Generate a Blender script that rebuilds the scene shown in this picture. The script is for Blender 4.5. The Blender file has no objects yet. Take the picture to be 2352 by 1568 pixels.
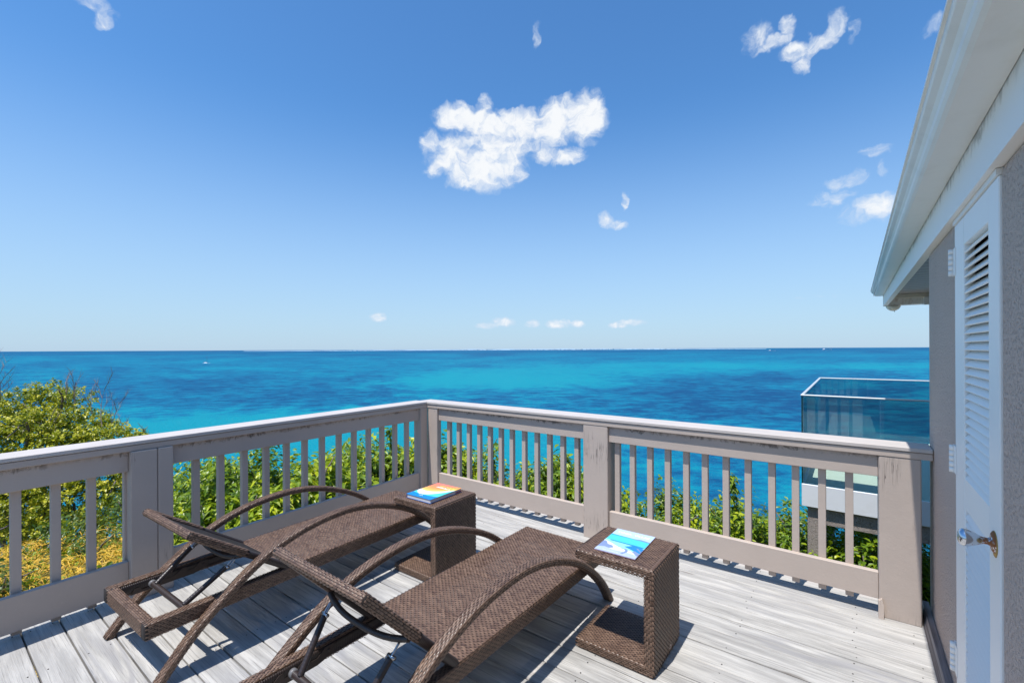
import bpy, math, random
import numpy as np
from mathutils import Vector, Matrix, noise as mnoise

sc = bpy.context.scene
# ------------------------------------------------------------------ camera
EYE = 1.6
YAW = math.radians(35.45); ROLL = math.radians(0.26)
FW = Vector((-math.sin(YAW), math.cos(YAW), 0)); RT = Vector((math.cos(YAW), math.sin(YAW), 0)); UP = Vector((0, 0, 1))
CR = math.cos(ROLL)*RT - math.sin(ROLL)*UP
CU = math.sin(ROLL)*RT + math.cos(ROLL)*UP
cd = bpy.data.cameras.new('camera'); cam = bpy.data.objects.new('camera', cd); sc.collection.objects.link(cam)
cd.sensor_width = 36; cd.lens = 16.0; cd.shift_y = 17.5/2352; cd.clip_start = 0.05; cd.clip_end = 400000
M = Matrix((CR, CU, -FW)).transposed().to_4x4(); M.translation = (0, 0, EYE)
cam.matrix_world = M
sc.camera = cam

# ------------------------------------------------------------------ light
SUN_D = Vector((.065, .36, -1)).normalized()
SUN_EL = math.asin(-SUN_D.z)
SUN_AZ = math.atan2(-SUN_D.x, -SUN_D.y)
ld = bpy.data.lights.new('sun', 'SUN'); lo = bpy.data.objects.new('sun', ld); sc.collection.objects.link(lo)
ld.energy = 4.6; ld.angle = math.radians(.5); ld.color = (1, .965, .91)
lo.rotation_euler = SUN_D.to_track_quat('-Z', 'Y').to_euler(); lo.location = (0, 0, 30)
sc.view_settings.view_transform = 'Standard'; sc.view_settings.look = 'None'
sc.view_settings.exposure = 0.3; sc.view_settings.gamma = 1; sc.view_settings.use_curve_mapping = False

W = bpy.data.worlds.new('World'); sc.world = W; W.use_nodes = True

class NT:
    """small helper for building node trees"""
    def __init__(s, tree): s.t = tree; s.n = tree.nodes; s.l = tree.links
    def new(s, typ, **kw):
        n = s.n.new(typ)
        for k, v in kw.items(): setattr(n, k, v)
        return n
    def put(s, sock, v):
        if v is None: return
        if hasattr(v, 'default_value') or hasattr(v, 'is_linked'): s.l.new(v, sock)
        else: sock.default_value = v
    def math(s, op, a, b=None, c=None, clamp=False):
        n = s.n.new('ShaderNodeMath'); n.operation = op; n.use_clamp = clamp
        s.put(n.inputs[0], a); s.put(n.inputs[1], b)
        if c is not None: s.put(n.inputs[2], c)
        return n.outputs[0]
    def vmath(s, op, a, b=None, out=0):
        n = s.n.new('ShaderNodeVectorMath'); n.operation = op
        s.put(n.inputs[0], a); s.put(n.inputs[1], b)
        return n.outputs[out]
    def comb(s, x, y, z=0.0):
        n = s.n.new('ShaderNodeCombineXYZ'); s.put(n.inputs[0], x); s.put(n.inputs[1], y); s.put(n.inputs[2], z); return n.outputs[0]
    def noise(s, vec, scale, detail=4, rough=.55, dist=0.0):
        n = s.n.new('ShaderNodeTexNoise'); s.put(n.inputs['Vector'], vec)
        n.inputs['Scale'].default_value = scale; n.inputs['Detail'].default_value = detail
        n.inputs['Roughness'].default_value = rough; n.inputs['Distortion'].default_value = dist
        return n.outputs[0]
    def smooth(s, v, a, b, lo=0.0, hi=1.0):
        n = s.n.new('ShaderNodeMapRange'); n.interpolation_type = 'SMOOTHSTEP'
        s.put(n.inputs[0], v); n.inputs[1].default_value = a; n.inputs[2].default_value = b
        n.inputs[3].default_value = lo; n.inputs[4].default_value = hi
        return n.outputs[0]
    def mix(s, f, a, b, typ='MIX'):
        n = s.n.new('ShaderNodeMix'); n.data_type = 'RGBA'; n.blend_type = typ
        s.put(n.inputs[0], f); s.put(n.inputs[6], a if not isinstance(a, tuple) else (*a[:3], 1)); s.put(n.inputs[7], b if not isinstance(b, tuple) else (*b[:3], 1))
        return n.outputs[2]
    def ramp(s, v, stops, interp='LINEAR'):
        n = s.n.new('ShaderNodeValToRGB'); n.color_ramp.interpolation = interp
        e = n.color_ramp.elements
        while len(e) < len(stops): e.new(.5)
        for el, (p, c) in zip(e, stops): el.position = p; el.color = (*c[:3], 1)
        s.put(n.inputs[0], v); return n.outputs[0]
    def bump(s, h, strength, dist=.01, normal=None):
        n = s.n.new('ShaderNodeBump'); n.inputs['Strength'].default_value = strength; n.inputs['Distance'].default_value = dist
        s.put(n.inputs['Height'], h)
        if normal is not None: s.put(n.inputs['Normal'], normal)
        return n.outputs[0]
    def attr(s, name, out=2):
        n = s.n.new('ShaderNodeAttribute'); n.attribute_name = name; return n.outputs[out]

def px_dir(x, y):
    """azimuth and elevation (about the view yaw) of a direction that shows at photo pixel (2352 wide)"""
    d = FW + CR*((x-1176)/1045.3) - CU*((y-801.5)/1045.3); d.normalize()
    return math.atan2(d.dot(RT), d.dot(FW)), math.asin(d.z)

# sky with clouds -----------------------------------------------------------
w = NT(W.node_tree); w.n.clear()
sky = w.new('ShaderNodeTexSky', sky_type='NISHITA', sun_disc=False, sun_elevation=SUN_EL, sun_rotation=SUN_AZ, altitude=10, air_density=1.0, dust_density=.35, ozone_density=2.2)
tc = w.new('ShaderNodeTexCoord').outputs['Generated']
dr = w.vmath('DOT_PRODUCT', tc, tuple(RT), out=1); df = w.vmath('DOT_PRODUCT', tc, tuple(FW), out=1)
sep = w.new('ShaderNodeSeparateXYZ'); w.l.new(tc, sep.inputs[0])
az = w.math('ARCTAN2', dr, df); el = w.math('ARCSINE', sep.outputs[2])
uv = w.comb(az, el, 0.0)
def warp(vec, scale, amt):
    n = w.new('ShaderNodeTexNoise'); w.put(n.inputs['Vector'], vec); n.inputs['Scale'].default_value = scale; n.inputs['Detail'].default_value = 3
    c = w.vmath('SUBTRACT', n.outputs[1], (.5, .5, .5)); c = w.vmath('MULTIPLY', c, (amt, amt, 0.0))
    return w.vmath('ADD', vec, c)
uvw = warp(uv, 34, .035)
def Z(x0, y0, s):
    return lambda a, b, rx, ry, wt=1.0: ((x0+a*s)/1.0204, (y0+b*s)/1.0204, rx*s/1.0204, ry*s/1.0204, wt)
A = Z(900, 130, .2742); B = Z(1700, 0, .3571); P = Z(0, 0, 1.0204)
CL = [A(640, 530, 170, 110), A(860, 580, 220, 110), A(1060, 620, 230, 110), A(1330, 600, 240, 130), A(1560, 540, 260, 150), A(1740, 530, 130, 190),
      A(405, 720, 70, 80, .85), A(620, 900, 210, 120, .95), A(850, 960, 280, 160, .95), A(1085, 960, 110, 110, .85), A(790, 1090, 210, 60, .7), A(560, 790, 190, 100, .74), A(1320, 740, 220, 80, .7), A(900, 740, 300, 90, .8),
      A(1080, 820, 120, 90, .9), A(1480, 860, 210, 70, .8), A(865, 400, 60, 60, .72), A(1570, 400, 70, 60, .8), A(1800, 410, 60, 50, .8), A(430, 990, 70, 60, .65), A(1900, 1400, 60, 60, .62), A(1990, 1450, 80, 40, .62), A(2060, 1250, 26, 80, .5),
      B(215, 250, 90, 100, .68), B(330, 280, 100, 50, .66), B(410, 170, 45, 60, .62), B(480, 340, 110, 55, .68), B(600, 290, 110, 60, .72), B(740, 140, 70, 70, .62), B(700, 200, 60, 40, .6), B(500, 420, 45, 45, .62), B(850, 190, 40, 60, .45),
      B(990, 990, 100, 40, .52), B(780, 1190, 130, 55, .56), B(690, 1310, 150, 40, .5), B(1010, 1370, 220, 75, .72), B(1130, 1330, 90, 60, .7), B(1380, 180, 100, 60, .55), B(1040, 1100, 50, 50, .4),
      P(215, 10, 45, 16, .6), P(238, 40, 22, 26, .6), P(1232, 80, 9, 32, .5), P(868, 728, 17, 9, .75),
      P(1120, 748, 24, 6, .7), P(1155, 740, 24, 9, .75), P(1223, 744, 16, 8, .7), P(1283, 744, 24, 9, .8), P(1328, 744, 15, 7, .75), P(1420, 747, 20, 6, .7), P(1450, 741, 30, 7, .75), P(1860, 682, 40, 5, .3), P(1925, 680, 20, 6, .3)]
acc = None
for (cx, cy, rx, ry, wt) in CL:
    a0, e0 = px_dir(cx, cy); a1, _ = px_dir(cx+rx, cy); _, e1 = px_dir(cx, cy-ry)
    ra = abs(a1-a0)*1.7; re = abs(e1-e0)*1.7
    src = uvw if ry > 12 else warp(uv, 90, .008)
    v = w.vmath('SUBTRACT', src, (a0, e0, 0)); v = w.vmath('MULTIPLY', v, (1/ra, 1/re, 0))
    d = w.vmath('LENGTH', v, out=1)
    b = w.math('MULTIPLY', w.math('SUBTRACT', 1.0, d, clamp=True), wt*1.6)
    b = w.math('MINIMUM', b, wt)
    acc = b if acc is None else w.math('SMOOTH_MAX', acc, b, .16)
fb = w.noise(w.vmath('MULTIPLY', uvw, (1, 1.25, 1)), 26, 9, .6, .6)
fine = w.noise(uvw, 95, 5, .62, .4)
dens = w.math('ADD', acc, w.math('MULTIPLY', w.math('SUBTRACT', fb, .52), 1.7))
dens = w.math('ADD', dens, w.math('MULTIPLY', w.math('SUBTRACT', fine, .5), .35))
dens = w.math('MULTIPLY', dens, w.smooth(acc, .13, .36))
alpha = w.smooth(dens, .02, 1.05)
ccol = w.mix(w.smooth(w.math('ADD', dens, w.math('MULTIPLY', w.math('SUBTRACT', w.noise(uvw, 22, 3), .5), .7)), .35, 1.1), (5.6, 6.4, 7.5), (7.8, 7.95, 8.1))
hs = w.new('ShaderNodeHueSaturation'); hs.inputs['Saturation'].default_value = 1.14; hs.inputs['Value'].default_value = 1.0; w.l.new(sky.outputs[0], hs.inputs['Color'])
skyc = w.mix(1.0, hs.outputs[0], (.97, 1.35, 1.56), 'MULTIPLY')
# haze low over the sea, mixed into the sky colour
veil = w.smooth(el, -.05, .50, .86, 0.0)
skyc = w.mix(veil, skyc, (3.80, 5.10, 6.75))
fin = w.mix(w.math('MULTIPLY', alpha, .97), skyc, ccol)
bg = w.new('ShaderNodeBackground'); bg.inputs[1].default_value = .1; w.l.new(fin, bg.inputs[0])
w.l.new(bg.outputs[0], w.new('ShaderNodeOutputWorld').inputs[0])

# ------------------------------------------------------------------ helpers
COL = sc.collection
def tag(o, label=None, cat=None, group=None, kind=None):
    if label: o['label'] = label
    if cat: o['category'] = cat
    if group: o['group'] = group
    if kind: o['kind'] = kind
    return o
def empty(name, loc=(0, 0, 0), rz=0.0, parent=None):
    o = bpy.data.objects.new(name, None); COL.objects.link(o); o.location = loc; o.rotation_euler = (0, 0, rz); o.empty_display_size = .1
    if parent: o.parent = parent
    return o
def link(name, me, parent=None, loc=None, rot=None):
    o = bpy.data.objects.new(name, me); COL.objects.link(o)
    if parent: o.parent = parent
    if loc: o.location = loc
    if rot: o.rotation_euler = rot
    return o
class MB:
    """collects geometry, links it as one mesh"""
    def __init__(s): s.v = []; s.f = []; s.m = []; s.tone = []; s.k = 0; s.nv = 0; s.sm = []
    def add(s, V, F, mat=0, tone=None, smooth=False):
        V = np.asarray(V, float).reshape(-1, 3)
        s.v.append(V); F = [tuple(int(i)+s.nv for i in f) for f in F] if not isinstance(F, np.ndarray) else (F+s.nv)
        s.f.append(F); n = len(F); s.m.append(np.full(n, mat)); s.sm.append(np.full(n, smooth))
        s.tone.append(np.full(n, .5) if tone is None else (np.full(n, tone) if np.isscalar(tone) else np.asarray(tone)))
        s.nv += len(V)
    def box(s, x0, x1, y0, y1, z0, z1, mat=0, bev=0.0, tone=None, T=None):
        b = min(bev, (x1-x0)*.45, (y1-y0)*.45, (z1-z0)*.45)
        if b <= 0:
            V = [(x, y, z) for z in (z0, z1) for y in (y0, y1) for x in (x0, x1)]
            F = [(0, 2, 3, 1), (4, 5, 7, 6), (0, 1, 5, 4), (2, 6, 7, 3), (0, 4, 6, 2), (1, 3, 7, 5)]
        else:
            V = []; idx = {}
            X = (x0, x1); Y = (y0, y1); Zz = (z0, z1)
            for i in (0, 1):
                for j in (0, 1):
                    for k in (0, 1):
                        sx, sy, sz = (1-2*i)*b, (1-2*j)*b, (1-2*k)*b
                        idx[i, j, k, 'x'] = len(V); V.append((X[i], Y[j]+sy, Zz[k]+sz))
                        idx[i, j, k, 'y'] = len(V); V.append((X[i]+sx, Y[j], Zz[k]+sz))
                        idx[i, j, k, 'z'] = len(V); V.append((X[i]+sx, Y[j]+sy, Zz[k]))
            F = []
            for i in (0, 1): F.append([idx[i, j, k, 'x'] for j, k in ((0, 0), (1, 0), (1, 1), (0, 1))])
            for j in (0, 1): F.append([idx[i, j, k, 'y'] for i, k in ((0, 0), (1, 0), (1, 1), (0, 1))])
            for k in (0, 1): F.append([idx[i, j, k, 'z'] for i, j in ((0, 0), (1, 0), (1, 1), (0, 1))])
            for i in (0, 1):
                for j in (0, 1): F.append([idx[i, j, 0, 'x'], idx[i, j, 1, 'x'], idx[i, j, 1, 'y'], idx[i, j, 0, 'y']])
                for k in (0, 1): F.append([idx[i, 0, k, 'x'], idx[i, 1, k, 'x'], idx[i, 1, k, 'z'], idx[i, 0, k, 'z']])
            for j in (0, 1):
                for k in (0, 1): F.append([idx[0, j, k, 'y'], idx[1, j, k, 'y'], idx[1, j, k, 'z'], idx[0, j, k, 'z']])
            for i in (0, 1):
                for j in (0, 1):
                    for k in (0, 1): F.append([idx[i, j, k, a] for a in 'xyz'])
            c = np.array([(x0+x1)/2, (y0+y1)/2, (z0+z1)/2]); Va = np.array(V); G = []
            for f in F:
                p = Va[f]; n = np.cross(p[1]-p[0], p[2]-p[0])
                G.append(tuple(f) if np.dot(n, p.mean(0)-c) > 0 else tuple(f[::-1]))
            F = G
        if T is not None: V = [tuple(T @ Vector(v)) for v in V]
        s.add(V, F, mat, tone)
    def tube(s, path, r, n=8, mat=0, tone=None, smooth=True, cap=True):
        path = [Vector(p) for p in path]; m = len(path)
        rr = [r]*m if np.isscalar(r) else r
        V = []; t0 = (path[1]-path[0]).normalized()
        a = t0.orthogonal().normalized()
        for i, p in enumerate(path):
            t = (path[min(i+1, m-1)]-path[max(i-1, 0)]).normalized()
            a = (a-t*a.dot(t)).normalized(); b = t.cross(a)
            for k in range(n):
                q = 2*math.pi*k/n; V.append(p+(a*math.cos(q)+b*math.sin(q))*rr[i])
        F = [(i*n+k, i*n+(k+1) % n, (i+1)*n+(k+1) % n, (i+1)*n+k) for i in range(m-1) for k in range(n)]
        if cap: F += [tuple(range(n-1, -1, -1)), tuple((m-1)*n+k for k in range(n))]
        s.add([tuple(v) for v in V], F, mat, tone, smooth)
    def lathe(s, prof, n=24, mat=0, T=None, smooth=True):
        V = []; 
        for (r, z) in prof:
            for k in range(n):
                q = 2*math.pi*k/n; V.append((r*math.cos(q), r*math.sin(q), z))
        if T is not None: V = [tuple(T @ Vector(v)) for v in V]
        m = len(prof)
        F = [(i*n+k, i*n+(k+1) % n, (i+1)*n+(k+1) % n, (i+1)*n+k) for i in range(m-1) for k in range(n)]
        F += [tuple(range(n-1, -1, -1)), tuple((m-1)*n+k for k in range(n))]
        s.add(V, F, mat, None, smooth)
    def prism(s, prof, ax, c0, c1, mat=0):
        """extrude a 2-D outline along axis ax"""
        n = len(prof); V = []
        for c in (c0, c1):
            for (a, b) in prof:
                V.append({'x': (c, a, b), 'y': (a, c, b), 'z': (a, b, c)}[ax])
        F = [(i, (i+1) % n, n+(i+1) % n, n+i) for i in range(n)] + [tuple(range(n-1, -1, -1)), tuple(range(n, 2*n))]
        s.add(V, F, mat)
    def mesh(s, name, mats):
        me = bpy.data.meshes.new(name)
        V = np.concatenate(s.v) if s.v else np.zeros((0, 3))
        faces = []
        for F in s.f: faces += F.tolist() if isinstance(F, np.ndarray) else F
        me.from_pydata(V.tolist(), [], faces)
        for m in (mats if isinstance(mats, (list, tuple)) else [mats]): me.materials.append(m)
        me.polygons.foreach_set('material_index', np.concatenate(s.m).astype(np.int32))
        me.polygons.foreach_set('use_smooth', np.concatenate(s.sm).astype(bool))
        at = me.attributes.new('tone', 'FLOAT', 'FACE'); at.data.foreach_set('value', np.concatenate(s.tone).astype(np.float32))
        me.update(); me.validate(); return me
    def build(s, name, mats, parent=None, loc=None, rot=None):
        return link(name, s.mesh(name, mats), parent, loc, rot)

# ------------------------------------------------------------------ materials
def mat(name, col=(.5, .5, .5), rough=.5, metal=0.0, **kw):
    m = bpy.data.materials.new(name); m.use_nodes = True
    t = NT(m.node_tree); p = m.node_tree.nodes['Principled BSDF']
    p.inputs['Base Color'].default_value = (*col, 1); p.inputs['Roughness'].default_value = rough; p.inputs['Metallic'].default_value = metal
    for k, v in kw.items(): p.inputs[k].default_value = v
    return m, t, p
def objco(t): return t.new('ShaderNodeTexCoord').outputs['Object']
def rnd(t): return t.new('ShaderNodeObjectInfo').outputs['Random']

def wicker():
    m, t, p = mat('wicker', rough=.36)
    tone = t.attr('tone')
    n = t.noise(objco(t), 220, 2)
    c = t.mix(tone, (.085, .048, .031), (.25, .158, .108)); c = t.mix(t.math('MULTIPLY', n, .5), c, (.07, .041, .030))
    t.put(p.inputs['Base Color'], c); t.put(p.inputs['Roughness'], t.smooth(tone, 0, 1, .30, .50))
    p.inputs['Specular IOR Level'].default_value = .48
    return m
WICK = wicker()
WDARK, _, _ = mat('wicker_core', (.016, .011, .010), .7)
CORD, t_, p_ = mat('wicker_cord', (.035, .024, .021), .42)
BLACKROD, _, _ = mat('dark_cord_rod', (.030, .022, .022), .38)
STEEL, _, _ = mat('steel', (.45, .46, .48), .3, 1.0)
BRACKET, _, _ = mat('brown_metal', (.06, .045, .04), .45, .4)

def paint(name, col, stain=False, dirt=.25):
    m, t, p = mat(name, col, .6)
    co = t.vmath('ADD', objco(t), t.comb(t.math('MULTIPLY', rnd(t), 37.0), t.math('MULTIPLY', rnd(t), 11.0), 0.0))
    big = t.noise(co, 3.0, 5, .6); fine = t.noise(co, 60, 3)
    c = t.mix(t.smooth(big, .35, .75, 0, dirt), col, tuple(x*.72 for x in col))
    c = t.mix(t.smooth(fine, .62, .75, 0, .35), c, tuple(min(1, x*1.18) for x in col))
    g = t.new('ShaderNodeNewGeometry'); 
    # hairline cracks in the paint, running up the timber
    cr = t.noise(t.vmath('MULTIPLY', co, (38, 38, 1.6)), 1.0, 3, .6, .2)
    crk = t.smooth(t.math('ABSOLUTE', t.math('SUBTRACT', cr, .5)), 0.0, .015, 1, 0)
    crk = t.math('MULTIPLY', crk, t.smooth(t.noise(co, 2.3, 2), .50, .62))
    if stain == 'crack': c = t.mix(t.math('MULTIPLY', crk, .8), c, (.05, .04, .035))
    if stain == 'mildew':
        sp = t.new('ShaderNodeSeparateXYZ'); t.l.new(objco(t), sp.inputs[0])
        band = t.smooth(sp.outputs[2], .895, .945)
        mn = t.noise(t.vmath('MULTIPLY', co, (1, 1, .7)), 17, 8, .78, 1.2); mb = t.noise(co, 3.7, 4, .7)
        k = t.math('MULTIPLY', t.smooth(t.math('ADD', mn, t.math('MULTIPLY', band, .26)), .68, .82), t.smooth(mb, .38, .6, .15, 1))
        k = t.math('MULTIPLY', k, t.smooth(sp.outputs[2], .83, .90))
        c = t.mix(t.math('MULTIPLY', k, .8), c, (.07, .055, .045))
    t.put(p.inputs['Base Color'], c)
    gr = t.noise(t.vmath('MULTIPLY', co, (22, 22, 22)), 1.0, 5, .65)
    h = t.math('ADD', t.math('MULTIPLY', gr, .6), t.math('MULTIPLY', fine, .25))
    if stain == 'crack': h = t.math('SUBTRACT', h, crk)
    t.put(p.inputs['Normal'], t.bump(h, .35, .006))
    return m
TAUPE = (.475, .395, .34)
P_RAIL = paint('rail_paint', TAUPE); P_POST = paint('post_paint', TAUPE, 'crack'); P_TOP = paint('rail_paint_mildew', TAUPE, 'mildew')
P_CAP_LIT = paint('rail_paint_sunlit', (.52, .47, .435), dirt=.3)  # same taupe paint, colour lightened for the full sun on the cap tops

def deckwood():
    m, t, p = mat('weathered_deck', rough=.75)
    r = rnd(t)
    co = t.vmath('ADD', objco(t), t.comb(t.math('MULTIPLY', r, 61.0), t.math('MULTIPLY', r, 23.0), t.math('MULTIPLY', r, 7.0)))
    warpn = t.noise(t.vmath('MULTIPLY', co, (.55, 4.5, 1)), 1.0, 2, .5)
    sp = t.new('ShaderNodeSeparateXYZ'); t.l.new(co, sp.inputs[0])
    # cathedral grain: stretched rings
    ph = t.math('ADD', t.math('MULTIPLY', sp.outputs[1], 5.5), t.math('MULTIPLY', warpn, 5.2))
    ring = t.math('SINE', t.math('MULTIPLY', ph, 13.0)); ring = t.smooth(ring, -.9, 1.0)
    amt = t.smooth(t.noise(t.vmath('MULTIPLY', co, (.45, 1.2, 1)), 1.0, 2), .46, .66)
    grain = t.noise(t.vmath('MULTIPLY', co, (3.0, 210, 30)), 1.0, 5, .66)
    grain2 = t.noise(t.vmath('MULTIPLY', co, (1.2, 46, 12)), 1.0, 4, .6)
    blot = t.noise(t.vmath('MULTIPLY', co, (1.6, 15, 1)), 1.0, 6, .66, .2)
    c = t.mix(t.smooth(blot, .30, .72), (.28, .27, .255), (.55, .53, .495))
    c = t.mix(t.math('MULTIPLY', t.smooth(grain2, .52, .70), .55), c, (.29, .275, .26))
    c = t.mix(t.math('MULTIPLY', t.smooth(grain, .53, .66), .78), c, (.13, .12, .11))
    c = t.mix(t.math('MULTIPLY', t.math('MULTIPLY', ring, amt), .60), c, (.24, .235, .245))
    c = t.mix(t.math('MULTIPLY', r, .30), c, (.42, .41, .40))
    kn = t.new('ShaderNodeTexVoronoi'); kn.inputs['Scale'].default_value = 1.0; t.put(kn.inputs['Vector'], t.vmath('MULTIPLY', co, (1.1, 6.5, 1)))
    c = t.mix(t.smooth(kn.outputs['Distance'], .035, .085, .6, 0), c, (.12, .10, .085))
    t.put(p.inputs['Base Color'], c)
    h = t.math('ADD', t.math('MULTIPLY', grain, .8), t.math('MULTIPLY', t.math('MULTIPLY', ring, amt), -.5))
    t.put(p.inputs['Normal'], t.bump(h, .5, .004))
    return m
DECK = deckwood()
DWOOD, _, _ = mat('dark_wood', (.10, .075, .06), .8)

def stucco(name, col, amt=.8):
    m, t, p = mat(name, col, .9)
    co = objco(t); a = t.noise(co, 95, 5, .7); b = t.noise(co, 1.6, 5, .6); pits = t.noise(co, 85, 3, .6, .2)
    c = t.mix(t.smooth(b, .3, .75, 0, .22), col, tuple(x*.72 for x in col))
    c = t.mix(t.smooth(pits, .58, .72, 0, .38), c, tuple(x*.45 for x in col))
    t.put(p.inputs['Base Color'], c)
    h = t.math('SUBTRACT', a, t.smooth(pits, .52, .66, 0, .9))
    t.put(p.inputs['Normal'], t.bump(h, amt, .012)); return m
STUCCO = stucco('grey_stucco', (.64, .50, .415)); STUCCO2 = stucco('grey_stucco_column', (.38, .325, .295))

def whitep(name, col=(.8, .8, .79), dirt=True, rough=.45):
    m, t, p = mat(name, col, rough)
    co = objco(t); a = t.noise(co, 6, 6, .65); b = t.noise(co, 55, 3)
    c = t.mix(t.smooth(a, .45, .75, 0, .25 if dirt else .06), col, (col[0]*.7, col[1]*.68, col[2]*.62))
    t.put(p.inputs['Base Color'], c); t.put(p.inputs['Normal'], t.bump(b, .12, .004)); return m
WHITE = whitep('white_paint', (.90, .865, .81), False); TRIM = whitep('white_trim', (.80, .79, .76)); GUTTER = whitep('gutter_white', (.80, .78, .73), rough=.32)
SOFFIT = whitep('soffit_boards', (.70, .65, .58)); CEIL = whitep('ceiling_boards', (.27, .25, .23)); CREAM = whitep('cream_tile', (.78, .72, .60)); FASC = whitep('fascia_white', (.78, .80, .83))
def beam_mat():
    m, t, p = mat('beam_white', rough=.5)
    co = objco(t); sp = t.new('ShaderNodeSeparateXYZ'); t.l.new(co, sp.inputs[0])
    band = t.smooth(sp.outputs[2], 2.225, 2.33); n = t.noise(t.vmath('MULTIPLY', co, (1, 1, .45)), 16, 6, .7, .5); b = t.noise(co, 1.4, 3)
    k = t.math('MULTIPLY', t.smooth(t.math('ADD', n, t.math('MULTIPLY', band, .3)), .66, .86), t.smooth(b, .35, .6))
    c = t.mix(t.math('MULTIPLY', k, .55), (.86, .83, .78), (.12, .115, .09))
    rust = t.math('MULTIPLY', t.smooth(sp.outputs[1], 4.0, 4.25), t.smooth(n, .45, .6)); c = t.mix(t.math('MULTIPLY', rust, .7), c, (.35, .20, .08))
    t.put(p.inputs['Base Color'], c); t.put(p.inputs['Normal'], t.bump(n, .15, .004)); return m
BEAM = beam_mat()
ROOF, _, _ = mat('roof_shingle', (.32, .30, .28), .85)

def leafmat(name, stops, trans=.35, rough=.38):
    m, t, p = mat(name, rough=rough)
    c = t.ramp(t.attr('tone'), stops)
    t.put(p.inputs['Base Color'], c); p.inputs['Specular IOR Level'].default_value = .45
    tr = t.new('ShaderNodeBsdfTranslucent'); t.put(tr.inputs[0], t.mix(.5, c, (.30, .42, .02)))
    mx = t.new('ShaderNodeMixShader'); mx.inputs[0].default_value = trans
    t.l.new(p.outputs[0], mx.inputs[1]); t.l.new(tr.outputs[0], mx.inputs[2]); t.l.new(mx.outputs[0], t.n['Material Output'].inputs[0])
    return m
LEAF_A = leafmat('leaf_green', [(0, (.04, .09, .008)), (.35, (.11, .20, .012)), (.65, (.27, .37, .014)), (1, (.52, .56, .02))])
LEAF_B = leafmat('leaf_olive', [(0, (.06, .10, .010)), (.4, (.20, .24, .015)), (.7, (.45, .44, .02)), (1, (.66, .58, .05))])
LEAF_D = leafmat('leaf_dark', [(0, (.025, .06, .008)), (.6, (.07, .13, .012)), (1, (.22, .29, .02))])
VINE = leafmat('vine_yellow', [(0, (.26, .15, .015)), (.35, (.62, .34, .02)), (1, (.85, .58, .06))], .2, .6)
BARK, _, _ = mat('bark', (.16, .13, .11), .9)
TWIG, _, _ = mat('bare_twig', (.24, .19, .17), .9)

# ------------------------------------------------------------------ ground and sea
SEA = -38.4
def ground_h(x, y):
    d = max(0.0, -4.2-x, y-4.2)
    d2 = math.hypot(max(0, -4.2-x), max(0, y-4.2))
    z = -1.5-.10*min(d2, 4)-.50*max(0, d2-4)**1.03
    z += .25*mnoise.noise(Vector((x*.3, y*.3, 0)))*min(1, d2*.3+.2)
    return max(z, SEA-6)
def grid(name, xs, ys, hf, m, smooth=True):
    V = [(x, y, hf(x, y)) for y in ys for x in xs]; n = len(xs)
    F = [(j*n+i, j*n+i+1, (j+1)*n+i+1, (j+1)*n+i) for j in range(len(ys)-1) for i in range(n-1)]
    b = MB(); b.add(V, F, 0, None, smooth); return b.build(name, m)
SOIL, t, p = mat('soil', rough=.95)
t.put(p.inputs['Base Color'], t.mix(t.noise(objco(t), 1.7, 6), (.06, .07, .02), (.17, .13, .07)))
xs = [-160+3*i for i in range(34)]+[-60+1.5*i for i in range(34)]+[-9+.9*i for i in range(20)]+[9+3.5*i for i in range(25)]
ys = [-100+5*i for i in range(18)]+[-10+.9*i for i in range(30)]+[17+1.7*i for i in range(32)]+[72+4*i for i in range(18)]
tag(grid('ground', xs, ys, ground_h, SOIL), kind='structure')

BL = [  # shallow sand patches (value > 0) and deep or weedy patches (value < 0), each (px, py, rx, ry, v)
 (1150, 868, 260, 26, .75), (1010, 872, 170, 16, .45), (1290, 880, 200, 22, .5), (520, 842, 140, 7, .45), (700, 965, 420, 24, .85), (420, 985, 200, 26, .95),
 (880, 950, 260, 14, .35), (1130, 1000, 320, 60, .40), (1250, 1060, 260, 60, .5), (880, 1010, 260, 60, .85), (620, 1030, 300, 60, .9), (1000, 1080, 200, 80, .7), (1960, 845, 420, 9, .40), (1550, 850, 260, 16, .35),
 (1450, 842, 300, 10, .25), (2080, 846, 120, 6, .35), (1550, 838, 200, 6, .2),
 (480, 890, 380, 30, -.42), (760, 905, 220, 26, -.40), (560, 838, 260, 4, -.30), (850, 862, 200, 10, -.35), (1750, 905, 420, 34, -.55), (1480, 895, 260, 18, -.30), (1650, 872, 330, 10, -.42),
 (1300, 842, 280, 3, -.22), (1500, 945, 320, 20, -.42), (1900, 950, 320, 30, -.45), (1150, 925, 180, 10, -.30), (1080, 1050, 100, 14, -.25), (1750, 1050, 420, 60, -.12), (1300, 1012, 120, 12, -.2), (300, 850, 280, 10, -.15)]
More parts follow.
